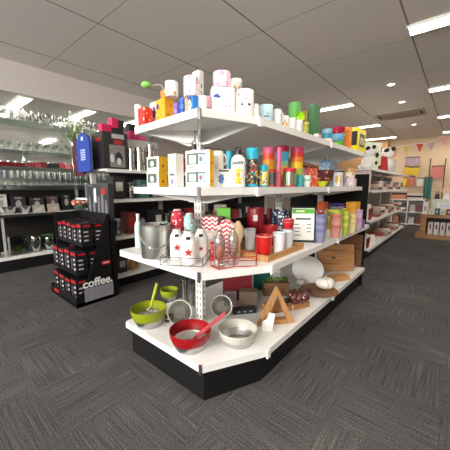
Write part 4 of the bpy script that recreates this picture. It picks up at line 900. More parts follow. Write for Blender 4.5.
    cbox(262, 289, 281.5, 296, .75, .35, 'dark wooden planter box holding the small succulents', wood('#7a5a40', '#4f3826', 1.), 'planter_box')
    pl = [o for o in bpy.data.objects if o.get('label', '').startswith('dark wooden planter')][0]
    ph = max(c.dimensions.z for c in pl.children) if False else pl.children[0].data.vertices[4].co.z
    for i, (dx, m) in enumerate(((-.062, '#4d6b2f'), (.012, '#6f8a3a'), (.086, '#3f5a2c'))):
        t = thing('succulent', ('dark green', 'pale green', 'deep green')[i]+' succulent in the planter box, '+('left', 'middle', 'right')[i]+' one', 'plant', (pl.location.x+dx*math.cos(.75), pl.location.y+dx*math.sin(.75), pl.location.z+ph+.001))
        mb = MB()
        for ring, (n, L, el) in enumerate(((9, .04, .5), (8, .05, .9), (6, .05, 1.25))):
            for k in range(n):
                a = 2*PI*k/n+ring*.4; d = Vector((math.cos(a)*math.cos(el), math.sin(a)*math.cos(el), math.sin(el)))
                mb.tube([(0, 0, .003), tuple(d*L*.55+Vector((0, 0, .003))), tuple(d*L+Vector((0, 0, .003)))], [.004, .009, .001], 5)
        mb.build('foliage', mat(m, .5), t)
    # wooden triangle
    a, b = at_z(258.5, 326, ZB), at_z(295, 322.5, ZB); d = b-a; L = d.length; d.normalize(); v = Vector((-d.y, d.x, 0)); H_ = at_pl(277, 288, a.lerp(b, .5), v).z-ZB
    t = thing('wooden_triangle', 'standing open wooden triangle near the angled corner of bottom shelf', 'ornament', (a.x, a.y, ZB+.0015)); fr = ((0, 0, 0), tuple(d), (0, 0, 1)); k = .042
    ap = (L*.5, H_); sl = math.hypot(L/2, H_); nx, ny = H_/sl*k, L/2/sl*k
    wm = wood('#c08e5c', '#98683a', .9, axis='Z')
    MB().xprism([(0, 0), (k*1.25, 0), (L*.5, H_-ny*2.9), (L*.5, H_)], fr, -.05, 0).build('triangle_side', wm, t, smooth=False)
    MB().xprism([(L, 0), (L*.5, H_), (L*.5, H_-ny*2.9), (L-k*1.25, 0)], fr, -.05, 0).build('triangle_side', wm, t, smooth=False)
    MB().xprism([(k*1.26, 0), (L-k*1.26, 0), (L-k*1.26-.014, k*.8), (k*1.26+.014, k*.8)], fr, -.05, 0).build('triangle_base', wood('#b58250', '#8f5f33', .9, axis='X'), t, smooth=False)
    g = at_z(268, 331, ZB); w = 11/pxm(g)
    t = thing('price_tag', 'torn looking white paper tag propped before the wooden triangle', 'tag', (g.x, g.y, ZB+.0015), math.atan2(d.y, d.x)-.1)
    MB().xprism([(-w/2, 0), (w*.4, 0), (w*.55, .06), (w*.7, .12), (w*.15, .13), (-.05*w, .085), (-w*.5, .07), (-w*.6, .02)], ((0, 0, 0), (1, 0, 0), (0, .2, 1)), -.0015, .0015).build('tag_card', PAPER, t, smooth=False)
    # thick boards, pumpkins, plate, platter
    a, b = at_z(273, 317, ZB), at_z(313.5, 309, ZB); d = (b-a); L = d.length; rz = math.atan2(d.y, d.x); n = Vector((-math.sin(rz), math.cos(rz), 0)); c = (a+b)/2+n*.12
    t = thing('chopping_board', 'thick rustic chopping board with a pale cord, under the brown pumpkin', 'board', (c.x, c.y, ZB+.0015), rz); bw = wood('#b87f4a', '#7d4d28', .9, axis='X')
    MB().prism([(-L/2, -.07), (L*.2, -.075), (L/2, -.068), (L*.52, .02), (L/2, .07), (-L*.1, .076), (-L/2, .066)], 0, .045).build('board_body', bw, t, smooth=False)
    MB().box((.02, 0, .0238), (.006, .154, .0455)).build('cord', PAPER, t, smooth=False)
    zt = ZB+.047
    pumpkin(298, 285.5, 306, 22.5, 306.5, mat('#5c2a24', .15, spec=.7, coat=.5), mat('#4a3a2c', .5), 'glazed_pumpkin', 'glossy red brown glazed pumpkin on the thick chopping board', zb=zt)
    g = at_z(287, 303, zt)
    t = thing('ornament_ball', 'small dark glazed ball left of the brown pumpkin on the board', 'ornament', (g.x, g.y, zt+.001)); MB().ball((0, 0, .024), .024, 0, 18, 10).build('ball_body', mat('#2c1f20', .15), t)
    x, y, z, w, h = fitb(ZB, 299, 338, 283, 298)
    lathe_thing('wooden_plate', 'round dark wooden plate under the white pumpkin', 'plate', x, y, z, [(0, 0), (w*.42, 0), (w*.5, .014), (w*.49, .018), (w*.4, .007), (0, .007)], wood('#8a5f38', '#5f3d22', .7), n=40)
    px_, py_ = x, y
    pumpkin(324.5, 274, 291, 19, 291, mat('#ece8e2', .4, var=.03), mat('#cdb89a', .5), 'ceramic_pumpkin', 'white ceramic pumpkin standing on the round wooden plate', zb=ZB+.009)
    x, y, z, w, h = fitb(ZB+.02, 299.5, 313, 283, 294.5)
    lathe_thing('serving_bowl', 'small shallow brown bowl beside the white pumpkin on the round plate', 'bowl', x, y, z, bowl_prof(w, .03), mat('#5f3a34', .35))
    x, y, z, w, h = fitb(ZB, 296, 304, 277, 287)
    pumpkin(300, 277.5, 286, 8.5, 286.5, mat('#e5e1dc', .4), mat('#cdb89a', .5), 'ceramic_pumpkin', 'tiny white pumpkin below the leaning white platter')
    # oval platter leaning on a stand
    a = at_z(306, 284, ZB); v = Vector((a.x-CAM.x, a.y-CAM.y, 0)).normalized(); a = a+v*.05; R1 = 16/pxm(a); ht = at_pl(306, 257.5, a, v).z-ZB
    t = thing('platter', 'big white oval platter leaning up at the back of bottom shelf', 'platter', (a.x, a.y, ZB+.0015)); Rz = Matrix.Rotation(math.atan2(v.y, v.x)-PI/2-.3, 4, 'Z')
    mb = MB(); mb.M = Rz @ Matrix.Translation((0, .03, ht*.5+.002)) @ Matrix.Rotation(math.radians(72), 4, 'X') @ Matrix.Diagonal((1, ht*.5/R1/.95, 1, 1))
    mb.lathe([(0, -.008), (R1*.7, -.008), (R1, 0), (R1*.98, .004), (R1*.68, -.003), (0, -.003)], 40); mb.build('platter_body', mat('#d8d2cc', .3), t)
    mb = MB(); mb.M = Rz; mb.box((0, .085, .05), (.1, .02, .1)); mb.build('plate_stand', DARK, t, smooth=False)
    # big leaning boards at the far end
    a, b = at_z(325, 281, ZB), at_z(358, 268, ZB); 
    def lean_board(p0, p1, yt, back, label, m, th=.022, nm='serving_board', grip=False):
        a, b = at_z(*p0, ZB), at_z(*p1, ZB); d = b-a; L = d.length; rz = math.atan2(d.y, d.x); n = Vector((-math.sin(rz), math.cos(rz), 0)); c = (a+b)/2+n*back
        hh = min(.5, at_pl((p0[0]+p1[0])/2, yt, c, n).z-ZB)
        t = thing(nm, label, 'board', (c.x, c.y, ZB+.0015+.004), rz); mb = MB(); mb.M = Matrix.Rotation(-.15, 4, 'X')
        mb.prism([(-L/2, 0), (L/2, 0), (L/2, th), (-L/2, th)], 0, hh, 0); mb.build('board_body', m, t, smooth=False)
        if grip:
            mb = MB(); mb.M = Matrix.Rotation(-.15, 4, 'X'); mb.xprism([(x_*.028, hh*.45+y_*.014) for x_, y_ in circ(16)], ((-.02, 0, 0), (1, 0, 0), (0, 0, 1)), -.0005, .0015); mb.build('knot', mat('#5f3d22', .6), t, smooth=False)
        return c, rz, L
    def stand_board(x, y, L, rz, hh, label, m, th=.022, tilt=-.13, knot=False):
        t = thing('serving_board', label, 'board', (x, y, ZB+.0055), rz); mb = MB(); mb.M = Matrix.Rotation(tilt, 4, 'X')
        mb.prism([(-L/2, 0), (L/2, 0), (L/2, th), (-L/2, th)], 0, hh, 0); mb.build('board_body', m, t, smooth=False)
        if knot:
            mb = MB(); mb.M = Matrix.Rotation(tilt, 4, 'X'); mb.xprism([(x_*.028, hh*.5+y_*.014) for x_, y_ in circ(16)], ((-.03, 0, 0), (1, 0, 0), (0, 0, 1)), -.0005, .0015); mb.build('knot', mat('#5f3d22', .6), t, smooth=False)
    stand_board(.38, 1.97, .46, .705, .33, 'large pale wooden serving board leaning at the far end of the bottom shelf', wood('#b98654', '#8a5c34', .55, axis='X'), knot=True)
    stand_board(.42, 2.345, .3, 0, .42, 'dark brown board standing behind the large pale one at the shelf end', wood('#7a4d30', '#553320', .6, axis='X'), tilt=-.04)
    a, b = at_z(330, 287, ZB), at_z(351, 279.5, ZB); d = b-a; L = d.length; rz = math.atan2(d.y, d.x); n = Vector((-math.sin(rz), math.cos(rz), 0)); c = (a+b)/2+n*.09
    t = thing('serving_board', 'leaf shaped wooden board lying flat before the large leaning board', 'board', (c.x, c.y, ZB+.0015), rz)
    MB().prism([(-L*.5, .05), (-L*.2, -.02), (L*.1, -.05), (L*.5, -.085), (L*.56, -.02), (L*.4, .06), (0, .085), (-L*.35, .08)], 0, .05, 0, [(-L*.45, .05), (-L*.18, 0), (L*.1, -.03), (L*.46, -.06), (L*.5, -.01), (L*.36, .05), (0, .07), (-L*.32, .07)]).build('board_body', wood('#c4935c', '#9a6a3a', .7, axis='X'), t, smooth=False)
bottom_level()

# ================================================================== coffee display stand
def coffee_stand():
    X0, X1, Y0, Y1 = -2.33, -1.57, -.33, .08
    t = thing('display_stand', 'black cardboard coffee display stand with stepped tiers on the carpet at left', 'display', (0, 0, 0)); K = mat('#0b0a0c', .45)
    b = MB().box(((X0+X1)/2, (Y0+Y1)/2, .02), (X1-X0, Y1-Y0, .04)); b.box(((X0+X1)/2-.006, Y0+.006, .055), (X1-X0-.0125, .012, .11)); b.box(((X0+X1)/2-.006, Y1-.006, .5), (X1-X0-.0125, .012, 1.0)); b.box((X0+.006, (Y0+Y1)/2, .055), (.012, Y1-Y0-.025, .11))
    b.build('stand_base', K, t, smooth=False)
    fr = ((X1, 0, 0), (0, 1, 0), (0, 0, 1))
    p = MB().xprism([(Y0, 0), (Y1, 0), (Y1, .99), (Y1-.03, .985), (Y0+.1, .18), (Y0+.03, .12), (Y0, .11)], fr, -.012, 0).build('side_panel', K, t, smooth=False)
    MB().xprism([(X0, 0), (X0+.0, 0), (X0+.012, .3), (X0+.012, .95), (X0, .95)], ((0, Y1-.02, 0), (1, 0, 0), (0, 0, 1)), -.005, .005) if False else None
    T1, T2, T3 = .043, .36, .67
    MB().box(((X0+X1)/2-.006, -.115, T2-.008), (X1-X0-.025, .36, .015)).build('tier', K, t, smooth=False)
    MB().box(((X0+X1)/2-.006, -.075, T3-.008), (X1-X0-.025, .28, .015)).build('tier', K, t, smooth=False)
    MB().box((X0+.012, -.08, .5), (.012, .3, .98)).build('side_panel', K, t, smooth=False)
    text_mesh('coffee.', .128, 'coffee_lettering', mat('#f4f2f0', .5), p, (X1+.0015, -.083, .2), (PI/2, 0, PI/2), .001, .0032)
    MB().box((X1+.0012, -.075, .115), (.002, .33, .15)).build('grey_panel', mat('#8b8893', .6, var=.3), p, smooth=False)
    m = MB().box((X1+.0012, .02, .44), (.002, .1, .045)).build('red_label', REDLAB, p, smooth=False)
    m = MB().box((X1+.0025, .02, .44), (.001, .07, .012)).build('label_print', mat('#f3d9d6', .5), p, smooth=False)
    m = MB().box(((X0+X1)/2-.2, Y0-.0012, .06), (.14, .002, .04)).build('red_label', REDLAB, t, smooth=False)
    # packs
    def pack(x, y, z, w, d, h, lab):
        q = thing('coffee_pack', lab, 'box', (x, y, z), 0, 'black boxed glasses on the coffee stand')
        MB().box((0, 0, h/2), (w, d, h)).build('box_body', mat('#17151a', .4), q, smooth=False)
        MB().box((0, -d/2-.0008, h*.88), (w*.8, .0015, h*.13)).build('red_label', REDLAB, q, smooth=False)
        MB().box((w/2+.0008, 0, h*.88), (.0015, d*.6, h*.1)).build('red_label', REDLAB, q, smooth=False)
        for k in range(3):
            MB().xprism([(a*w*.13, b*h*.06) for a, b in circ(10)], ((w*.2, -d/2-.0003, h*(.2+.22*k)), (1, 0, 0), (0, 0, 1)), -.0004, .0012).build('pale_print', mat('#cfcac8', .4), q, smooth=False)
        for k in range(3): MB().box((w/2+.0008, -d*.1, h*(.2+.2*k)), (.0015, d*.42, h*.07)).build('pale_print', mat('#bdb8b6', .4), q, smooth=False)
        MB().box((-w*.22, -d/2-.0008, h*.42), (w*.3, .0015, h*.5)).build('picture_print', mat('#4a454a', .4, var=.4), q, smooth=False)
    where = {0: 'bottom tier', 1: 'middle tier', 2: 'top tier'}
    for ti, (z, y, h, n, ny) in enumerate(((T1, -.24, .25, 4, 2), (T2+.001, -.225, .25, 4, 2), (T3+.001, -.15, .235, 5, 2))):
        wp = (X1-X0-.06)/n
        for j in range(ny):
            for i in range(n):
                pack(X0+.034+wp*(i+.5)-.012, y+j*.135, z, wp*.9, .12, h*(1-.04*((i*7+ti+j) % 3)), 'black glassware box on the coffee stand, %s, %s row, %s from left' % (where[ti], ('front', 'back')[j], ORD[i]))
    # tall picture box on the top tier packs' back
    q = thing('display_header', 'tall grey and black header box with pictured glasses, behind the top tier', 'box', (-1.87, .135, .0)); W, h, d = .56, .42, .06
    MB().box((0, 0, .46), (W, d, .92)).build('support', K, q, smooth=False)
    MB().box((0, 0, .92+h/2), (W, d, h)).build('box_body', mat('#38373b', .3, var=.3), q, smooth=False)
    for u, hh in ((-.36, .6), (-.16, .75), (.06, .6), (.22, .82), (.38, .5)):
        MB().xprism([(-.025, 0), (.025, 0), (.03, h*hh*.5), (.015, h*hh), (-.015, h*hh), (-.03, h*hh*.5)], ((u*W, -d/2, .94), (1, 0, 0), (0, 0, 1)), -.0004, .0015).build('glass_picture', mat('#77757c', .3, var=.3), q, smooth=False)
    MB().box((.16, -d/2-.001, 1.25), (.1, .002, .07)).build('red_label', REDLAB, q, smooth=False); MB().box((-.05, -d/2-.001, 1.2), (.05, .002, .17)).build('white_strip', PAPER, q, smooth=False)
coffee_stand()

# ================================================================== left gondola with kitchenware
GZ = (.165, .67, 1.145, 1.52)
def left_gondola():
    X0, X1, Y0, Y1 = -2.75, -1.8, .2, 4.6
    t = thing('shelving_unit', 'long white kitchenware shelving behind the coffee stand, parallel to the middle unit', 'shelves', (0, 0, 0))
    for z in GZ:
        for k in range(4):
            ya, yb = Y0+(Y1-Y0)*k/4, Y0+(Y1-Y0)*(k+1)/4-.004
            o = MB().box(((X0+X1)/2, (ya+yb)/2, z-.012), (X1-X0, yb-ya, .024)).build('shelf', SHELF, t, smooth=False)
            MB().box((X1+.006, (ya+yb)/2, z-.02), (.012, yb-ya, .04)).build('price_rail', WHITE, o, smooth=False)
    MB().box(((X0+X1)/2, (Y0+Y1)/2, .069), (X1-X0-.06, Y1-Y0-.06, .138)).build('plinth', BLACK, t, smooth=False)
    MB().box((-2.3, (Y0+Y1)/2+.15, .86), (.02, Y1-Y0-.3, 1.32)).build('back_panel', mat('#2b2625', .7), t, smooth=False)
    for k in range(5):
        MB().box((-2.27, Y0+.05+(Y1-Y0-.1)*k/4, .78), (.04, .06, 1.5)).build('upright', mat('#d4d1cc', .4), t, smooth=False)
    for z in (GZ[1], GZ[3]): MB().box((-2.96, .4, z-.006), (.4, .38, .012)).build('glass_shelf', glass('#eef4f1', .12), t, smooth=False)
    # coffee machine carton and what stands on it
    z = GZ[3]+.0015
    m = carton_at(-2.02, .38, z, .33, .3, .45, PI/2, 'coffee_machine_box', 'large black coffee machine box with a pictured machine, on the shelf above the coffee stand', 'box', mat('#2a2728', .4),
        [('machine_picture', 'r', 'f', .1, .36, .62, .3, mat('#8d8a88', .25, var=.4)), ('machine_dark', 'o', 'f', .2, .3, .3, .18, mat('#252327', .3), .002), ('chrome_spot', 'o', 'f', -.35, .3, .16, .12, mat('#d5d3d2', .3), .002), ('chrome_spot', 'o', 'f', .2, .22, .18, .1, mat('#d5d3d2', .3), .003),
         ('red_label', 'r', 'f', .2, .74, .34, .06, REDLAB), ('red_label', 'r', 'l', .15, .8, .45, .05, REDLAB), ('pale_top', 'r', 'f', .2, .9, .5, .06, mat('#bdb9b6', .4))])
    zt = z+.451
    for x, y, w, d, h, c, lab, dz in ((-1.95, .29, .09, .12, .09, '#d81e5e', 'hot pink box on the left of the coffee machine box', 0), (-2.05, .4, .1, .1, .04, '#d0182a', 'flat red box on top of the coffee machine box', 0),
                                      (-1.93, .44, .1, .12, .06, '#1d1b1e', 'black flat box on the right of the coffee machine box', 0), (-1.94, .4, .09, .08, .115, '#e0245f', 'tall hot pink box topmost over the coffee machine box', .061), (-1.94, .485, .09, .07, .1, '#26242a', 'tall black box beside the topmost hot pink box', .061)):
        carton_at(x, y, zt+.001+dz, w, d, h, 0, 'gift_box', lab, 'box', mat(c, .5)) if dz == 0 or True else None
    carton_at(-2.14, .86, z, .5, .26, .42, PI/2, 'gift_box', 'white appliance box behind the steel jugs', 'box', mat('#d9d5d0', .5))
    for x, y, w, d, h, c, lab, dz in ((-2.06, .73, .11, .12, .11, '#d81e6e', 'magenta box on the white appliance box behind the jugs', 0), (-2.08, .72, .1, .1, .1, '#222026', 'black box on top of the magenta box', .111), (-2.06, .86, .1, .12, .17, '#e25a86', 'rose pink box right of the magenta box', 0)):
        carton_at(x, y, z+.422+dz, w, d, h, 0, 'gift_box', lab, 'box', mat(c, .5))
    # steel jugs
    def jug(x, y, z, r, h, label, m=STEEL):
        q = thing('jug', label, 'jug', (x, y, z))
        MB().lathe([(0, 0), (r, 0), (r, h*.1), (r*.88, h*.75), (r*.9, h), (r*.84, h), (r*.82, h*.75), (r*.94, h*.1), (0, h*.06)], 22).build('jug_body', m, q)
        MB().tube([(r*.8, r*.3, h*.85), (r*1.5, r*.6, h*.8), (r*1.55, r*.6, h*.45), (r*.85, r*.35, h*.25)], r*.1, 6).build('handle', BLK, q)
        MB().ball((-.0, 0, h*1.02), (r*.3, r*.3, h*.05), 0, 10, 6).build('lid_knob', BLK, q)
    jug(-1.9, .6, z, .045, .28, 'slim steel jug right of the coffee machine box'); jug(-1.9, .73, z, .065, .3, 'wide steel jug in the middle of the kitchenware top shelf'); jug(-1.89, .9, z, .06, .36, 'tallest steel jug on the kitchenware top shelf')
    cols = ['#3a3638', '#84888c', '#8c2a2e', '#d5d2cc', '#3f6a62', '#b5803f', '#2a282c', '#b9b4ac', '#77302f', '#5c6b83', '#d8d1c5', '#6a6460']
    cn = ['charcoal', 'slate grey', 'dark red', 'pale grey', 'dark green', 'amber', 'black', 'stone grey', 'maroon', 'blue grey', 'cream', 'brown grey']
    lev = ['bottom', 'second', 'third', 'top']
    rnd = random.Random(3); cnt = 0
    for li in range(4):
        zz = GZ[li]+.0015; y = .32 if li < 3 else 1.22; i = 0
        while y < 4.4 and i < 16:
            k = (i*5+li*3) % 12; kind = (i*3+li) % 4; hmax = .3; w = (.13, .1, .16, .12)[kind]; h = hmax*(.62+.38*rnd.random())
            lab = 'on the %s kitchenware level, %s from its near end' % (lev[li], ORD[i])
            m = mat(cols[k], .35, .0)
            x = -1.94+.02*rnd.random()
            if kind == 0 or kind == 2:
                carton_at(x-.03, y+w/2, zz, w, .18, h, PI/2, 'boxed_kitchenware', '%s box %s' % (cn[k], lab), 'box', m, [('front_print', 'r', 'f', 0, .55, .6, .2, mat(('#c9c4be', '#b3202a', '#8a8f93')[i % 3], .4))])
            elif kind == 1:
                q = thing('storage_jar', '%s lidded jar %s' % (cn[k], lab), 'jar', (x, y+w/2, zz)); r = w*.46
                MB().lathe([(0, 0), (r, 0), (r, h*.7), (r*.8, h*.76), (0, h*.76)], 18).build('jar_body', glass('#c9cfcb', .4), q); MB().lathe([(0, h*.765), (r*.85, h*.765), (r*.85, h*.86), (0, h*.88)], 18).build('lid', m, q)
            else:
                q = thing('kettle', '%s kettle %s' % (cn[k], lab), 'kettle', (x, y+w/2, zz)); r = w*.42
                MB().lathe([(0, 0), (r, 0), (r*.95, h*.3), (r*.65, h*.66), (r*.2, h*.72), (0, h*.76)], 20).build('kettle_body', m if k % 2 else STEEL, q)
                MB().tube([(0, r*.75, h*.55), (0, r*1.1, h*.6), (0, r*1.1, h*.25), (0, r*.9, h*.15)], r*.1, 6).build('handle', BLK, q); MB().tube([(0, -r*.7, h*.4), (0, -r*1.1, h*.62)], [r*.16, r*.1], 6).build('spout', m, q)
            y += w+.035+.05*rnd.random(); i += 1
    # things at the near end
    for i, (y, x, c, lab, w, h) in enumerate(((.33, -2.55, '#6a6f76', 'grey utensil box at the near end of the kitchenware unit, third level', .12, .2), (.36, -2.4, '#8b2530', 'dark red tin at the near end of the kitchenware third level', .1, .16))):
        carton_at(x, y, GZ[2]+.0015, w, .1, h, 0, 'boxed_kitchenware', lab, 'box', mat(c, .5))
    # flower bucket
    q = thing('flower_bucket', 'dark bucket of coral flowers at the near end of the kitchenware unit', 'flowers', (-2.88, .3, GZ[1]+.0015))
    MB().lathe([(0, 0), (.06, 0), (.085, .28), (.08, .28), (.056, .01), (0, .01)], 20).build('bucket', mat('#26262a', .4), q)
    MB().box((.01, -.086, .2), (.08, .003, .05)).build('white_label', PAPER, q, smooth=False)
    mb = MB(); rn = random.Random(5)
    for k in range(26):
        a, rr = rn.random()*6.28, .02+.1*rn.random(); mb.tube([(0, 0, .2), (rr*.5*math.cos(a), rr*.5*math.sin(a), .3), (rr*math.cos(a), rr*math.sin(a), .36+.05*rn.random())], .003, 4)
    mb.build('stems', mat('#4c6b34', .6), q)
    for k in range(16):
        a, rr = k*2.4, .03+.085*((k*37 % 16)/16); MB().ball((rr*math.cos(a), rr*math.sin(a), .37+.05*((k*11) % 7)/7), (.026, .026, .02), 0, 8, 6).build('bloom', mat(('#e58a6a', '#e0735c', '#efb09a')[k % 3], .6), q)
    # hanging aprons
    def apron(cx, y, w, z0, z1, c, label, prints):
        q = thing('oven_glove', label, 'oven glove', (cx, y, 0)); h = z1-z0
        o = [(-.5, .02), (-.46, 0), (.46, 0), (.5, .02), (.52, .6), (.5, .78), (.36, .92), (.16, .97), (.12, 1.0), (-.12, 1.0), (-.16, .97), (-.36, .92), (-.5, .78), (-.52, .6)]
        MB().xprism([(a*w, b*h+z0) for a, b in o], ((0, 0, 0), (1, 0, 0), (0, 0, 1)), -.012, .012).build('glove_body', mat(c, .7, bump=.2), q, smooth=False)
        for n_, u, v, sw, sh, cc in prints: MB().box((u*w, -.0135, z0+v*h), (sw*w, .002, sh*h)).build(n_, mat(cc, .6), q, smooth=False)
        MB().tube([(0, 0, z1-.01), (0, 0, z1+.06), (0, .07, z1+.075)], .006, 6).build('hanger', PAPER, q)
    apron(-2.14, .1, .36, 1.49, 1.955, '#1f3f9e', 'bright blue oven glove with white print hanging over the coffee stand', [('white_print', 0, v, .36, .04, '#aebbe0') for v in (.56, .5, .44, .38, .32)] + [('white_logo', .0, .86, .14, .09, '#f1f1ee')])
    apron(-2.43, .15, .32, 1.45, 1.92, '#4a1420', 'dark maroon oven glove hanging behind the blue one', [('pale_print', 0, .5, .3, .05, '#8a5a5f')])
left_gondola()

# ================================================================== glassware wall at left
def glass_wall():
    Yg0, Yg1 = -1.35, 1.75
    t = thing('glass_shelving', 'glass shelves with white lower shelves and black base along the left wall', 'shelves', (0, 0, 0))
    GL = (2.31, 1.86, 1.61, 1.325); gm = glass('#d3e4dc', .3)
    for z in GL:
        o = MB().box((-4.02, (Yg0+Yg1)/2, z-.006), (.54, Yg1-Yg0, .012)).build('glass_shelf', gm, t, smooth=False)
        MB().box((-3.747, (Yg0+Yg1)/2, z-.006), (.006, Yg1-Yg0, .012)).build('green_edge', mat('#51685f', .2), o, smooth=False)
    for z in (.88, .222):
        o = MB().box((-3.99, (Yg0+Yg1)/2, z-.014), (.55, Yg1-Yg0, .028)).build('shelf', SHELF, t, smooth=False)
        MB().box((-3.71, (Yg0+Yg1)/2, z-.02), (.01, Yg1-Yg0, .04)).build('price_rail', WHITE if z < .5 else mat('#2b2a2b', .5), o, smooth=False)
    MB().box((-4.0, (Yg0+Yg1)/2, .097), (.54, Yg1-Yg0, .194)).build('plinth', BLACK, t, smooth=False)
    for y in (-.48, .82): MB().box((-4.29, y, 1.25), (.03, .05, 2.46)).build('upright', mat('#d9d7d2', .4), t, smooth=False)
    for y in (-.48, .82):
        for z in (.88,): MB().box((-3.76, y-.0, .55), (.03, .03, .62)).build('post', mat('#cfcdc8', .3, .3), t, smooth=False)
    # glasses
    gg = glass('#f3f5f3', .3, .3)
    def proto(name, prof): 
        me = MB().lathe(prof, 14); o = me.build(name, gg); return o
    wine = [(0, 0), (.032, 0), (.005, .008), (.004, .085), (.02, .1), (.037, .14), (.03, .2), (.028, .2), (.035, .14), (.018, .103), (0, .095)]
    tumb = [(0, 0), (.032, 0), (.038, .11), (.0355, .11), (.03, .008), (0, .008)]
    flute = [(0, 0), (.03, 0), (.004, .007), (.004, .08), (.02, .11), (.024, .22), (.022, .22), (.018, .112), (0, .1)]
    coupe = [(0, 0), (.034, 0), (.005, .008), (.004, .08), (.02, .09), (.05, .13), (.048, .131), (.018, .094), (0, .085)]
    rows = [(2.31, wine, 'wine_glass', 'clear wine glass on the topmost glass shelf at left', .1, (-3.9, -4.1)), (1.86, coupe, 'cocktail_glass', 'clear cocktail glass on the second glass shelf from the top at left', .125, (-3.84, -4.05)),
            (1.61, tumb, 'tumbler', 'clear tumbler at the back of the third glass shelf at left', .095, (-4.12,)), (1.325, flute, 'champagne_glass', 'clear stemmed glass in the rows on the lowest glass shelf at left', .085, (-3.85, -4.0, -4.15))]
    for z, prof, nm, lab, st, xs in rows:
        pr = None
        for j, x in enumerate(xs):
            y = -.62+.02*j
            while y < 1.35:
                if pr is None: pr = proto(nm, prof); o = pr
                else: o = pr.copy(); COL.objects.link(o)
                tag(o, lab, 'glass', {'tumbler': 'tumblers'}.get(nm, nm.replace('_', ' ')+'es')+' by the left wall'); o.location = (x+.01*math.sin(y*40), y, z+.001); y += st
    # small boxes on the third glass shelf
    z = 1.611
    for i, (y, c, n_) in enumerate(((-.02, '#8a2b34', 'dark red'), (.07, '#a04048', 'rose red'), (.16, '#6f2a30', 'maroon'), (.25, '#1c1b1d', 'black'), (.34, '#2a2729', 'charcoal'), (.43, '#b34a55', 'pinkish red'), (.52, '#d8767d', 'pale red'), (.61, '#c14550', 'bright red'))):
        carton_at(-3.84, y, z, .08, .07, .075+.01*(i % 3), PI/2, 'gift_box', 'small %s box on the third glass shelf at left, %s in row' % (n_, ORD[i]), 'box', mat(c, .5), group='small boxes on the glass shelf')
    t2 = thing('serving_tray', 'long dark red tray lying at the left end of third glass shelf', 'tray', (-3.87, -.34, z), .12)
    MB().prism([(-.07, -.22), (.07, -.22), (.07, .22), (-.07, .22)], 0, .06, 0, [(-.085, -.24), (.085, -.24), (.085, .24), (-.085, .24)]).build('tray_body', mat('#7a1420', .3), t2, smooth=False)
    MB().box((0, 0, .0615), (.14, .42, .002)).build('tray_inside', mat('#4f0d16', .3), t2, smooth=False)
    # plant in a glass vase, top shelf
    q = thing('flower_vase', 'tall clear vase of leafy white flowers between the glass shelves and the blue glove', 'plant', (-3.06, .36, GZ[3]+.0015))
    MB().lathe([(0, 0), (.05, 0), (.06, .3), (.045, .42), (.055, .46), (.05, .46), (.04, .42), (.055, .3), (.045, .01), (0, .01)], 18).build('vase', glass('#e8eeea', .4), q)
    rn = random.Random(9); st = MB(); lf = MB()
    for k in range(30):
        a, R_ = rn.random()*6.28, .04+.17*rn.random(); zt = .5+.32*rn.random(); tip = Vector((R_*math.cos(a), R_*math.sin(a), zt)); st.tube([(0, 0, .03), (tip.x*.15, tip.y*.15, .45), tuple(tip)], .003, 4)
        for m in range(4):
            c = Vector((tip.x*(.5+.17*m), tip.y*(.5+.17*m), tip.z-.06*(3-m)))+Vector((rn.uniform(-.03, .03), rn.uniform(-.03, .03), .02)); d = Vector((rn.uniform(-1, 1), rn.uniform(-1, 1), rn.uniform(-.3, .8))).normalized()*.06; n = d.cross(Vector((0, 0, 1))).normalized()*.02
            v = [lf._v(c), lf._v(c+d*.5+n), lf._v(c+d), lf._v(c+d*.5-n)]; lf._f(v)
    st.build('stems', mat('#5d7a3a', .6), q); lf.build('foliage', mat('#76903f', .6, var=.3), q, smooth=False)
    for k in range(9):
        a, R_ = k*2.4, .05+.016*k; MB().ball((R_*math.cos(a), R_*math.sin(a), .62+.045*(k % 6)), (.022, .022, .026), 0, 8, 6).build('bloom', mat('#efece6', .6), q)
    # 0.88 shelf: dishes and boxes
    z = .881
    lathe_thing('serving_dish', 'purple blue dish at the left edge of the lower white shelf', 'dish', -3.82, -.62, z, [(0, 0), (.07, 0), (.15, .035), (.145, .04), (.06, .01), (0, .01)], mat('#4a4a7a', .3), n=26)
    silv = mat('#d9d4cc', .25, .55, var=.15)
    def framed(y, w, h, label, m):
        q = thing('photo_frame', label, 'frame', (-3.8, y, z+.0035), PI/2); mm = Matrix.Rotation(-.18, 4, 'X')
        for c_, d_ in (((-w/2+.015, 0, h/2), (.03, .02, h)), ((w/2-.015, 0, h/2), (.03, .02, h)), ((0, 0, .015), (w-.062, .02, .03)), ((0, 0, h-.015), (w-.062, .02, .03))):
            mb = MB(); mb.M = mm; mb.box(c_, d_); mb.build('frame_side', m, q, smooth=False)
        mb = MB(); mb.M = mm; mb.box((0, .006, h/2), (w-.062, .006, h-.062)); mb.build('picture', mat('#b9b4ab', .4), q, smooth=False)
    for i, (y, rr) in enumerate(((-.36, .1), (-.16, .09))):
        lathe_thing('glass_bowl', ('large', 'smaller')[i]+' cut glass bowl on the lower white shelf by the left wall', 'bowl', -3.84, y, z, [(0, 0), (rr*.5, 0), (rr, .11), (rr*.96, .11), (rr*.46, .012), (0, .012)], glass('#e4e2da', .7), part='bowl_body')
    framed(.02, .17, .12, 'silver white photo frame on the lower white shelf, left of two', silv); framed(.24, .18, .13, 'silver photo frame on the lower white shelf, right of two', mat('#cbb6a6', .3, .4))
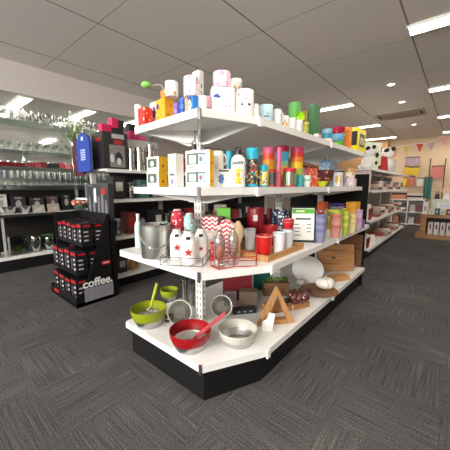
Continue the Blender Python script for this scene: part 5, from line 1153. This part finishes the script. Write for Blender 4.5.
    lst = (('#d8d4cf', 'white upright appliance box on the lower white shelf, nearest the post', -.42, .14, .3), ('#2a2729', 'black appliance box on the lower white shelf behind the glass bowls', -.2, .2, .27), ('#35302f', 'charcoal box on the lower white shelf behind the frames', .06, .2, .24), ('#5b4340', 'brown box on the lower white shelf behind the right frame', .3, .16, .25), ('#211f22', 'black tall box on the lower white shelf, second from its far end', .52, .16, .28), ('#6d7f99', 'blue grey box on the lower white shelf, last before the coffee stand', .73, .14, .2))
    for c, lab, y, w, h in lst:
        carton_at(-4.1, y, z, w, .2, h, PI/2, 'appliance_box', lab, 'box', mat(c, .5), [('front_print', 'o', 'f', 0, .5, .4, .25, mat('#a8a39d', .4)), ('grey_print', 'r', 'f', 0, .88, .5, .05, mat('#8d8884', .5))])
    # bottom shelf glassware
    z = .223
    def block(y, w, h, label, green=False):
        q = thing('glass_vase', label, 'vase', (-3.86, y, z), PI/2)
        MB().box((0, 0, h/2), (w, .14, h)).build('vase_body', glass('#dcd9d6', .5), q, smooth=False)
        if green:
            mb = MB(); rn = random.Random(2)
            for k in range(40):
                c = Vector((rn.uniform(-.05, .05), rn.uniform(-.04, .04), .05)); tip = c+Vector((rn.uniform(-.05, .05), rn.uniform(-.03, .03), rn.uniform(.03, .1))); mb.tube([tuple(c), tuple(tip)], [.006, .002], 4)
            mb.build('moss', mat('#6aa53a', .7), q)
    block(-.3, .22, .3, 'square clear glass vase with green moss on the lowest left shelf', True)
    block(-.62, .18, .32, 'square clear glass vase at the photo edge on the lowest left shelf')
    for i, (y, rr, h) in enumerate(((-.06, .1, .26), (.14, .085, .22), (.32, .08, .24), (.52, .09, .18), (.73, .08, .22))):
        lathe_thing('glass_bowl', '%s clear glass bowl along the lowest left shelf, counted from the mossy vase' % ORD[i], 'bowl', -3.88, y, z, [(0, 0), (rr*.6, 0), (rr, h*.6), (rr*.8, h), (rr*.76, h), (rr*.95, h*.6), (rr*.55, .012), (0, .012)], glass('#dfe0db', .6), part='bowl_body')
    for i, (y, c, n_) in enumerate(((-.05, '#35553f', 'dark green'), (.2, '#4a6a3f', 'leaf green'), (.45, '#2e4c44', 'bottle green'))):
        carton_at(-4.12, y, z, .16, .14, .24, PI/2, 'gift_box', n_+' box at the back of the lowest left shelf, behind the glass bowls', 'box', mat(c, .6))
glass_wall()

# ================================================================== right gondola with soft goods
RZ = (.175, .70, 1.237, 1.612)
def right_gondola():
    X0, X1, Y0, Y1 = -.5, .3, 3.9, 8.0
    t = thing('shelving_unit', 'white and grey shelving of soft goods at right, beyond the middle unit', 'shelves', (0, 0, 0))
    for i, z in enumerate(RZ):
        for k in range(3):
            ya, yb = Y0+(Y1-Y0)*k/3, Y0+(Y1-Y0)*(k+1)/3-.004
            o = MB().box(((X0+X1)/2, (ya+yb)/2, z-.012), (X1-X0, yb-ya, .024)).build('shelf', SHELF, t, smooth=False)
            MB().box((X1+.006, (ya+yb)/2, z-.02), (.012, yb-ya, .045)).build('price_rail', WHITE, o, smooth=False)
    MB().box(((X0+X1)/2-.01, (Y0+Y1)/2, .07), (X1-X0-.1, Y1-Y0-.06, .14)).build('plinth', BLACK, t, smooth=False)
    MB().box((-.12, (Y0+Y1)/2, .85), (.02, Y1-Y0-.06, 1.4)).build('back_panel', mat('#8f8984', .7), t, smooth=False)
    MB().box((-.3, Y0-.014, .8), (.4, .02, 1.6)).build('end_panel', mat('#2a2624', .6), t, smooth=False)
    for k in range(4): MB().box((-.09, Y0+.04+(Y1-Y0-.1)*k/3, .8), (.035, .05, 1.55)).build('upright', mat('#d4d1cc', .4), t, smooth=False)
    WH = mat('#ece8e4', .85, bump=.2); BK = mat('#1c1a1c', .8)
    def plush(x, y, z, s, label, patch, snout):
        q = thing('plush_toy', label, 'soft toy', (x, y, z), -.6)
        MB().ball((0, 0, .12*s), (.11*s, .1*s, .12*s), 0, 18, 10).build('plush_body', WH, q)
        h = MB().ball((0, -.01, .3*s), (.12*s, .1*s, .1*s), 0, 18, 10).build('plush_head', WH, q)
        for sx in (-1, 1): MB().ball((sx*.12*s, 0, .36*s), (.045*s, .02*s, .035*s), 0, 10, 6).build('ear', BK, h)
        MB().ball((0, -.1*s, .27*s), (.06*s, .03*s, .04*s), 0, 12, 8).build('muzzle', mat(snout, .8), h)
        for sx in (-1, 1): MB().ball((sx*.045*s, -.095*s, .33*s), .011*s, 0, 8, 6).build('eye', BK, h)
        MB().ball((.06*s, -.06*s, .34*s), (.04*s, .045*s, .04*s), 0, 10, 6).build('patch', mat(patch, .8), h)
        for sx in (-1, 1): MB().ball((sx*.07*s, -.08*s, .04*s), (.04*s, .05*s, .035*s), 0, 10, 6).build('foot', WH, q)
    z = RZ[3]+.0015
    plush(.14, 4.12, z, 1.05, 'white plush animal with black ears and pink muzzle at the front of the right unit', '#1c1a1c', '#e6b3a8')
    carton_at(.12, 4.55, z, .3, .12, .52, PI/2-.5, 'gift_box', 'pale green and white box with black print behind the white plush animal', 'box', spots('#dfe6c8', ['#23221f', '#f2f0ea'], 8, .4), ())
    def bag(x, y, z, w, d, h, m, label, nm='gift_bag', cat='bag', rz=PI/2-.4, extra=()):
        q = thing(nm, label, cat, (x, y, z), rz)
        MB().prism([(-w/2, -d/2), (w/2, -d/2), (w/2, d/2), (-w/2, d/2)], 0, h, 0, [(-w*.52, -d*.2), (w*.52, -d*.2), (w*.52, d*.2), (-w*.52, d*.2)]).build('bag_body', m, q, smooth=False)
        for e in extra: decal(q, e[0], e[1], w, d, h, *e[2:])
        return q
    bag(.18, 5.05, z, .26, .14, .3, mat('#b32026', .7), 'bright red bag on top of the right shelving unit')
    plush(.16, 5.6, z, 1.35, 'white plush animal with a black patch, behind the bright red bag', '#1c1a1c', '#d9c9c0')
    bag(.14, 6.3, z, .3, .14, .34, mat('#cfc6bd', .7), 'beige bag far along the top of the right shelving unit')
    # hanging cloth at the near end
    q = thing('hanging_cloth', 'pale pink cloth hanging at the near end of the right shelving unit', 'cloth', (.14, Y0-.045, 1.2))
    mb = MB()
    pts = [(-.13+.26*i/12, .012*math.sin(i*1.7)) for i in range(13)]; mb.prism(pts+[(a, b+.012) for a, b in pts[::-1]], 0, .37); mb.build('cloth_panel', mat('#dcc5c4', .9), q)
    MB().tube([(-.15, 0, .38), (.15, 0, .38)], .006, 6).build('rail', STEEL, q); MB().tube([(0, 0, .38), (0, .0, .4), (0, .03, .405)], .004, 5).build('hook', STEEL, q)
    # folded cloths, level three
    rn = random.Random(11); pal = [('#d9d2ca', 'cream'), ('#9c4a4a', 'dusty red'), ('#8f8a86', 'grey'), ('#c0a890', 'beige'), ('#6a5048', 'brown'), ('#e3dcd6', 'white')]
    for li, zz in ((2, RZ[2]), (1, RZ[1]), (0, RZ[0])):
        i = 0; y = Y0+(.5, .9, 1.45)[2-li]
        while y < Y1-.35 and i < 9:
            n = 3 if li else 2; hh = .055
            for k in range(n):
                c, cnm = pal[(i*2+k+li) % 6]
                q = thing('folded_cloth', '%s folded cloth, %s of %s pile, %s level of right unit' % (cnm, ('bottom', 'middle', 'top')[k if n == 3 else k*2], ORD[i], ('bottom', 'second', 'third')[li]), 'cloth', (.115, y, zz+.0015+k*(hh+.002)), .05*math.sin(i*3+k), 'folded cloths on the right unit')
                MB().box((0, 0, hh/2), (.31, .3, hh), 0, 0, .03).build('cloth_fold', mat(c, .9, bump=.2), q, smooth=False)
            y += .36; i += 1
    def popcorn(x, y, z, s, label):
        q = thing('popcorn_tub', label, 'tub', (x, y, z), 0)
        MB().prism([(-.08*s, -.08*s), (.08*s, -.08*s), (.08*s, .08*s), (-.08*s, .08*s)], 0, .2*s, 0, [(-.1*s, -.1*s), (.1*s, -.1*s), (.1*s, .1*s), (-.1*s, .1*s)]).build('tub_body', stripes('#8e1a24', '#efe9e4', .07*s, 'X', duty=.45), q, smooth=False)
        mb = MB()
        for k in range(12): mb.ball((.055*s*math.cos(k*2.4), .055*s*math.sin(k*2.4), .205*s+.02*(k % 3)), .03*s, 0, 8, 5)
        mb.build('popcorn', mat('#f0e8dc', .8), q)
    popcorn(.18, 4.06, RZ[1]+.0015, 1.05, 'red and white striped tub with a white filling on the second level of right unit')
    popcorn(.18, 4.06, RZ[0]+.0015, .95, 'red and white striped tub on the lowest level of the right unit')
    bag(.0, 4.2, RZ[1]+.0015, .2, .12, .33, WH, 'white bag behind the upper striped tub on the right unit'); bag(.17, 4.45, RZ[0]+.0015, .26, .16, .18, WH, 'white pouch beside the lower striped tub on the right unit')
    q = thing('rolled_rug', 'rolled brown rug on the lowest level of the right unit', 'rug', (-.03, 4.55, RZ[0]+.12)); MB().tube([(0, 0, 0), (.0, .5, .0)], .05, 14).build('rug_roll', stripes('#a88a5f', '#7d6240', .03, 'Y', .9), q)
right_gondola()

# ================================================================== far right: wall hangings, counter, bunting
def far_end():
    YW = 10.36
    def hang(px0, px1, py0, py1, m, label, Y=YW-.03, rod=True):
        a, b = at_pl(px0, py0, (0, Y), (0, 1)), at_pl(px1, py1, (0, Y), (0, 1)); w, h = b.x-a.x, a.z-b.z
        q = thing('wall_hanging', label, 'wall hanging', ((a.x+b.x)/2, Y, b.z))
        MB().box((0, 0, h/2), (w, .03, h)).build('hanging_panel', m, q, smooth=False)
        if rod: MB().box((0, 0, h+.02), (w*1.06, .03, .03)).build('rod', DARK, q, smooth=False)
    hang(406, 418.5, 158, 165.5, spots('#a98f96', ['#8f7a86', '#c9b0b4'], 10, .4), 'mauve patterned hanging high on the far right wall')
    hang(409, 418.5, 167.5, 175, mat('#d3b23a', .8), 'mustard yellow hanging below the mauve one on the far wall'); hang(405, 408.6, 167, 175, mat('#e6c21e', .8), 'narrow bright yellow hanging left of the mustard one')
    hang(432, 443.5, 166.5, 177.5, stripes('#c46a62', '#cf7a70', .04, 'Z'), 'coral pink hanging on the far wall near the photo edge', rod=True)
    hang(403.5, 406.2, 178, 186, mat('#e3bb16', .8), 'small yellow hanging low on the far wall above the shelf'); hang(408, 414, 177, 186, spots('#b5604a', ['#d98a6a', '#8f3f34'], 9, .4), 'rust red patterned hanging beside the small yellow one')
    hang(417, 423, 178.5, 186, mat('#d9d0c4', .8), 'pale cream hanging beside the teal banner'); hang(424.5, 430.5, 178, 198, stripes('#0f5c5a', '#1f7a74', .12, 'X'), 'long teal green banner on the far wall')
    def polex(px, label):
        a, b = at_pl(px, 158, (0, YW-.1), (0, 1)), at_pl(px, 200, (0, YW-.1), (0, 1))
        q = thing('display_pole', label, 'pole', (a.x, YW-.1, 0)); MB().box((0, 0, a.z/2), (.03, .03, a.z)).build('pole', mat('#4a4038', .5), q, smooth=False); MB().box((0, 0, .01), (.2, .2, .02)).build('foot', DARK, q, smooth=False)
    polex(430.8, 'dark display pole left of the coral hanging'); polex(446, 'dark display pole right of the coral hanging')
    # white cube shelf
    q = thing('cube_shelf', 'low white cube shelf against the far wall, left of the wooden counter', 'shelves', (0, 0, 0)); X0, X1, Y0, Y1 = -.75, .62, 9.55, 10.0
    for z in (.05, .45, .86): MB().box(((X0+X1)/2, (Y0+Y1)/2, z), (X1-X0, Y1-Y0, .04)).build('board', WHITE, q, smooth=False)
    for k in range(4): MB().box((X0+.02+(X1-X0-.04)*k/3, (Y0+Y1)/2, .43), (.04, Y1-Y0-.002, .86)).build('divider', WHITE, q, smooth=False)
    MB().box(((X0+X1)/2, Y1-.01, .45), (X1-X0, .02, .8)).build('back_board', mat('#b9b2aa', .7), q, smooth=False)
    i = 0
    for zz in (.071, .471):
        for k in range(3):
            xc = X0+.25+k*.445
            for m in range(2):
                c = ['#c2a08f', '#8a5a50', '#d9d3cc', '#5f5a58', '#b8876a', '#9fb0a4'][(i*5) % 6]; n_ = ['tan', 'brown', 'white', 'grey', 'rust', 'sage'][(i*5) % 6]
                carton_at(xc-.1+m*.19, 9.72, zz, .16, .2, .2+.06*((i*3) % 4)/3, 0, 'storage_box', '%s box in the %s row of the white cube shelf, %s from the left' % (n_, 'lower' if zz < .3 else 'upper', ORD[k*2+m]), 'box', mat(c, .7)); i += 1
    for k, (c, n_) in enumerate((('#d98a66', 'orange'), ('#e3a58a', 'peach'), ('#6b4a3a', 'brown'), ('#efe4d6', 'cream'))):
        for m in range(1):
            t = thing('folded_blanket', '%s folded blanket in the pile on the white cube shelf' % n_, 'blanket', (-.3, 9.76, .881+k*.072), .03*k); MB().box((0, 0, .035), (.75, .34, .07), 0, 0, .03).build('blanket_fold', mat(c, .9, bump=.2), t, smooth=False)
    for k, (c, n_) in enumerate((('#d9d2c6', 'ivory'), ('#4f3f38', 'dark brown'), ('#e9e3da', 'white'))):
        t = thing('folded_blanket', '%s folded throw stacked at the right on the white cube shelf' % n_, 'blanket', (.32, 9.76, .881+k*.062), .02*k); MB().box((0, 0, .03), (.42, .34, .06), 0, 0, .03).build('blanket_fold', mat(c, .9, bump=.2), t, smooth=False)
    # wooden counter
    wm = wood('#b08048', '#8a5c30', .35, axis='X'); X0, X1, Y0, Y1, Z = .74, 2.3, 7.2, 7.85, .6
    q = thing('counter', 'low honey coloured wooden counter at the right with an open shelf', 'counter', (0, 0, 0))
    MB().box(((X0+X1)/2, (Y0+Y1)/2, Z-.04), (X1-X0, Y1-Y0, .08)).build('top', wm, q, smooth=False); MB().box(((X0+X1)/2-.03, (Y0+Y1)/2-.06, .04), (X1-X0+.1, Y1-Y0+.12, .08)).build('base', wm, q, smooth=False)
    MB().box((X0+.07, (Y0+Y1)/2, .3), (.12, Y1-Y0-.03, .438)).build('side', wm, q, smooth=False); MB().box((X1-.07, (Y0+Y1)/2, .3), (.12, Y1-Y0-.03, .438)).build('side', wm, q, smooth=False); MB().box(((X0+X1)/2, Y1-.04, .3), (X1-X0-.262, .04, .438)).build('back', DARK, q, smooth=False)
    for k in range(7):
        x = .96+k*.125
        t = thing('book', 'white card pack with a small red print in the counter shelf, %s from the left' % ORD[k], 'book', (x, 7.36, .0815), 0, 'white packs in the counter'); MB().box((0, 0, .16), (.1, .12, .32)).build('cover', mat('#d8d3d2', .6), t, smooth=False)
        MB().box((.0, -.061, .2), (.03, .002, .12)).build('print', mat(('#8f2a30', '#3a2f3a')[k % 2], .6), t, smooth=False)
    its = (('#e9e6e2', 'white card box', .82, .11, .3), ('#c9d6d0', 'mint card box', .95, .1, .12), ('#3f5f6a', 'dark teal box', 1.07, .09, .15), ('#d8d2c2', 'cream box', 1.18, .1, .12), ('#5a4a48', 'brown box', 1.3, .1, .14), ('#4aa5a0', 'turquoise box', 1.42, .12, .12), ('#e2ddd4', 'white tub shaped box', 1.56, .12, .16), ('#b0403a', 'red box', 1.7, .12, .13))
    for k, (c, n_, x, w, h) in enumerate(its):
        carton_at(x, 7.32, .6015, w, .1, h, .05*math.sin(k*2), 'card_box', '%s on the wooden counter, %s from its left end' % (n_, ORD[k]), 'box', mat(c, .6), [('print', 'o', 'f', 0, .5, .4, .25, mat(('#8f8a88', '#d8aaa0', '#c9c4be')[k % 3], .6))])
    t = thing('display_riser', 'pale green display riser standing on the back of the counter', 'riser', (1.3, 7.6, .6015)); MB().box((0, 0, .19), (.75, .2, .38)).build('riser_body', mat('#cfd3bd', .7), t, smooth=False); MB().box((-.08, -.101, .22), (.36, .003, .14)).build('white_sign', mat('#e6e9ef', .6), t, smooth=False)
    for k in range(2): MB().box((-.08, -.104, .24-.05*k), (.24, .002, .014)).build('text_line', mat('#7d90b8', .6), t, smooth=False)
    for k, (c, n_, x, h, w) in enumerate((('#19181b', 'black', 1.42, .3, .22), ('#e8e4df', 'white', 1.2, .16, .12), ('#2b2a30', 'charcoal', 1.02, .12, .1), ('#d8a98e', 'peach', 1.2, .14, .2))):
        zz = .983 if k < 3 else 1.145
        t = thing('handbag', '%s bag on the pale green riser over the counter' % n_, 'bag', (x, 7.6, zz), .1*k); MB().prism([(-w/2, -.06), (w/2, -.06), (w/2, .06), (-w/2, .06)], 0, h, 0, [(-w*.4, -.03), (w*.4, -.03), (w*.4, .03), (-w*.4, .03)]).build('bag_body', mat(c, .7), t, smooth=False)
        if k != 1: MB().tube([(-w*.25, 0, h*.97), (-w*.2, 0, h+.08), (w*.2, 0, h+.08), (w*.25, 0, h*.97)], .008, 6).build('bag_handle', mat(c, .6), t)
    # bunting
    Yb = 9.0
    def P_(px, py): return at_pl(px, py, (0, Yb), (0, 1))
    q = thing('bunting', 'string of coloured triangle flags hung below the ceiling at far right', 'bunting', (0, Yb, 0)); q['label'] = 'string of coloured triangle flags hung across the far right end'
    top = [P_(386, 149), P_(403, 145.5), P_(416, 143.5), P_(428, 142.5), P_(439, 138), P_(455, 131)]
    MB().tube([(p.x, 0, p.z) for p in top], .006, 5).build('string', PAPER, q)
    for (x0, y0, x1, y1, tx, ty, c, nm) in ((390, 149, 398, 148, 394, 158, '#d99a78', 'orange flag'), (402.5, 145.5, 409.5, 145, 406, 156, '#d9c46a', 'yellow flag'), (416, 143.7, 423.5, 143.5, 419.5, 152, '#d0543f', 'red flag'), (427.5, 143, 435.5, 141.5, 431, 150.5, '#b9a4b4', 'lavender flag'), (439.5, 138.5, 448, 135.5, 445, 146.5, '#e3a79b', 'pink flag'), (450, 134, 459, 130, 455, 142, '#9ccf3a', 'lime flag')):
        a, b, c_ = P_(x0, y0), P_(x1, y1), P_(tx, ty)
        f = MB().xprism([(a.x, a.z), (c_.x, c_.z), (b.x, b.z)], ((0, 0, 0), (1, 0, 0), (0, 0, 1)), -.003, .003).build('flag', mat(c, .9), q, smooth=False); f['label'] = nm
    for p in (top[0], top[-1]):
        MB().tube([(p.x, 0, p.z), (p.x, 0, H-.002)], .004, 5).build('string', PAPER, q)
far_end()
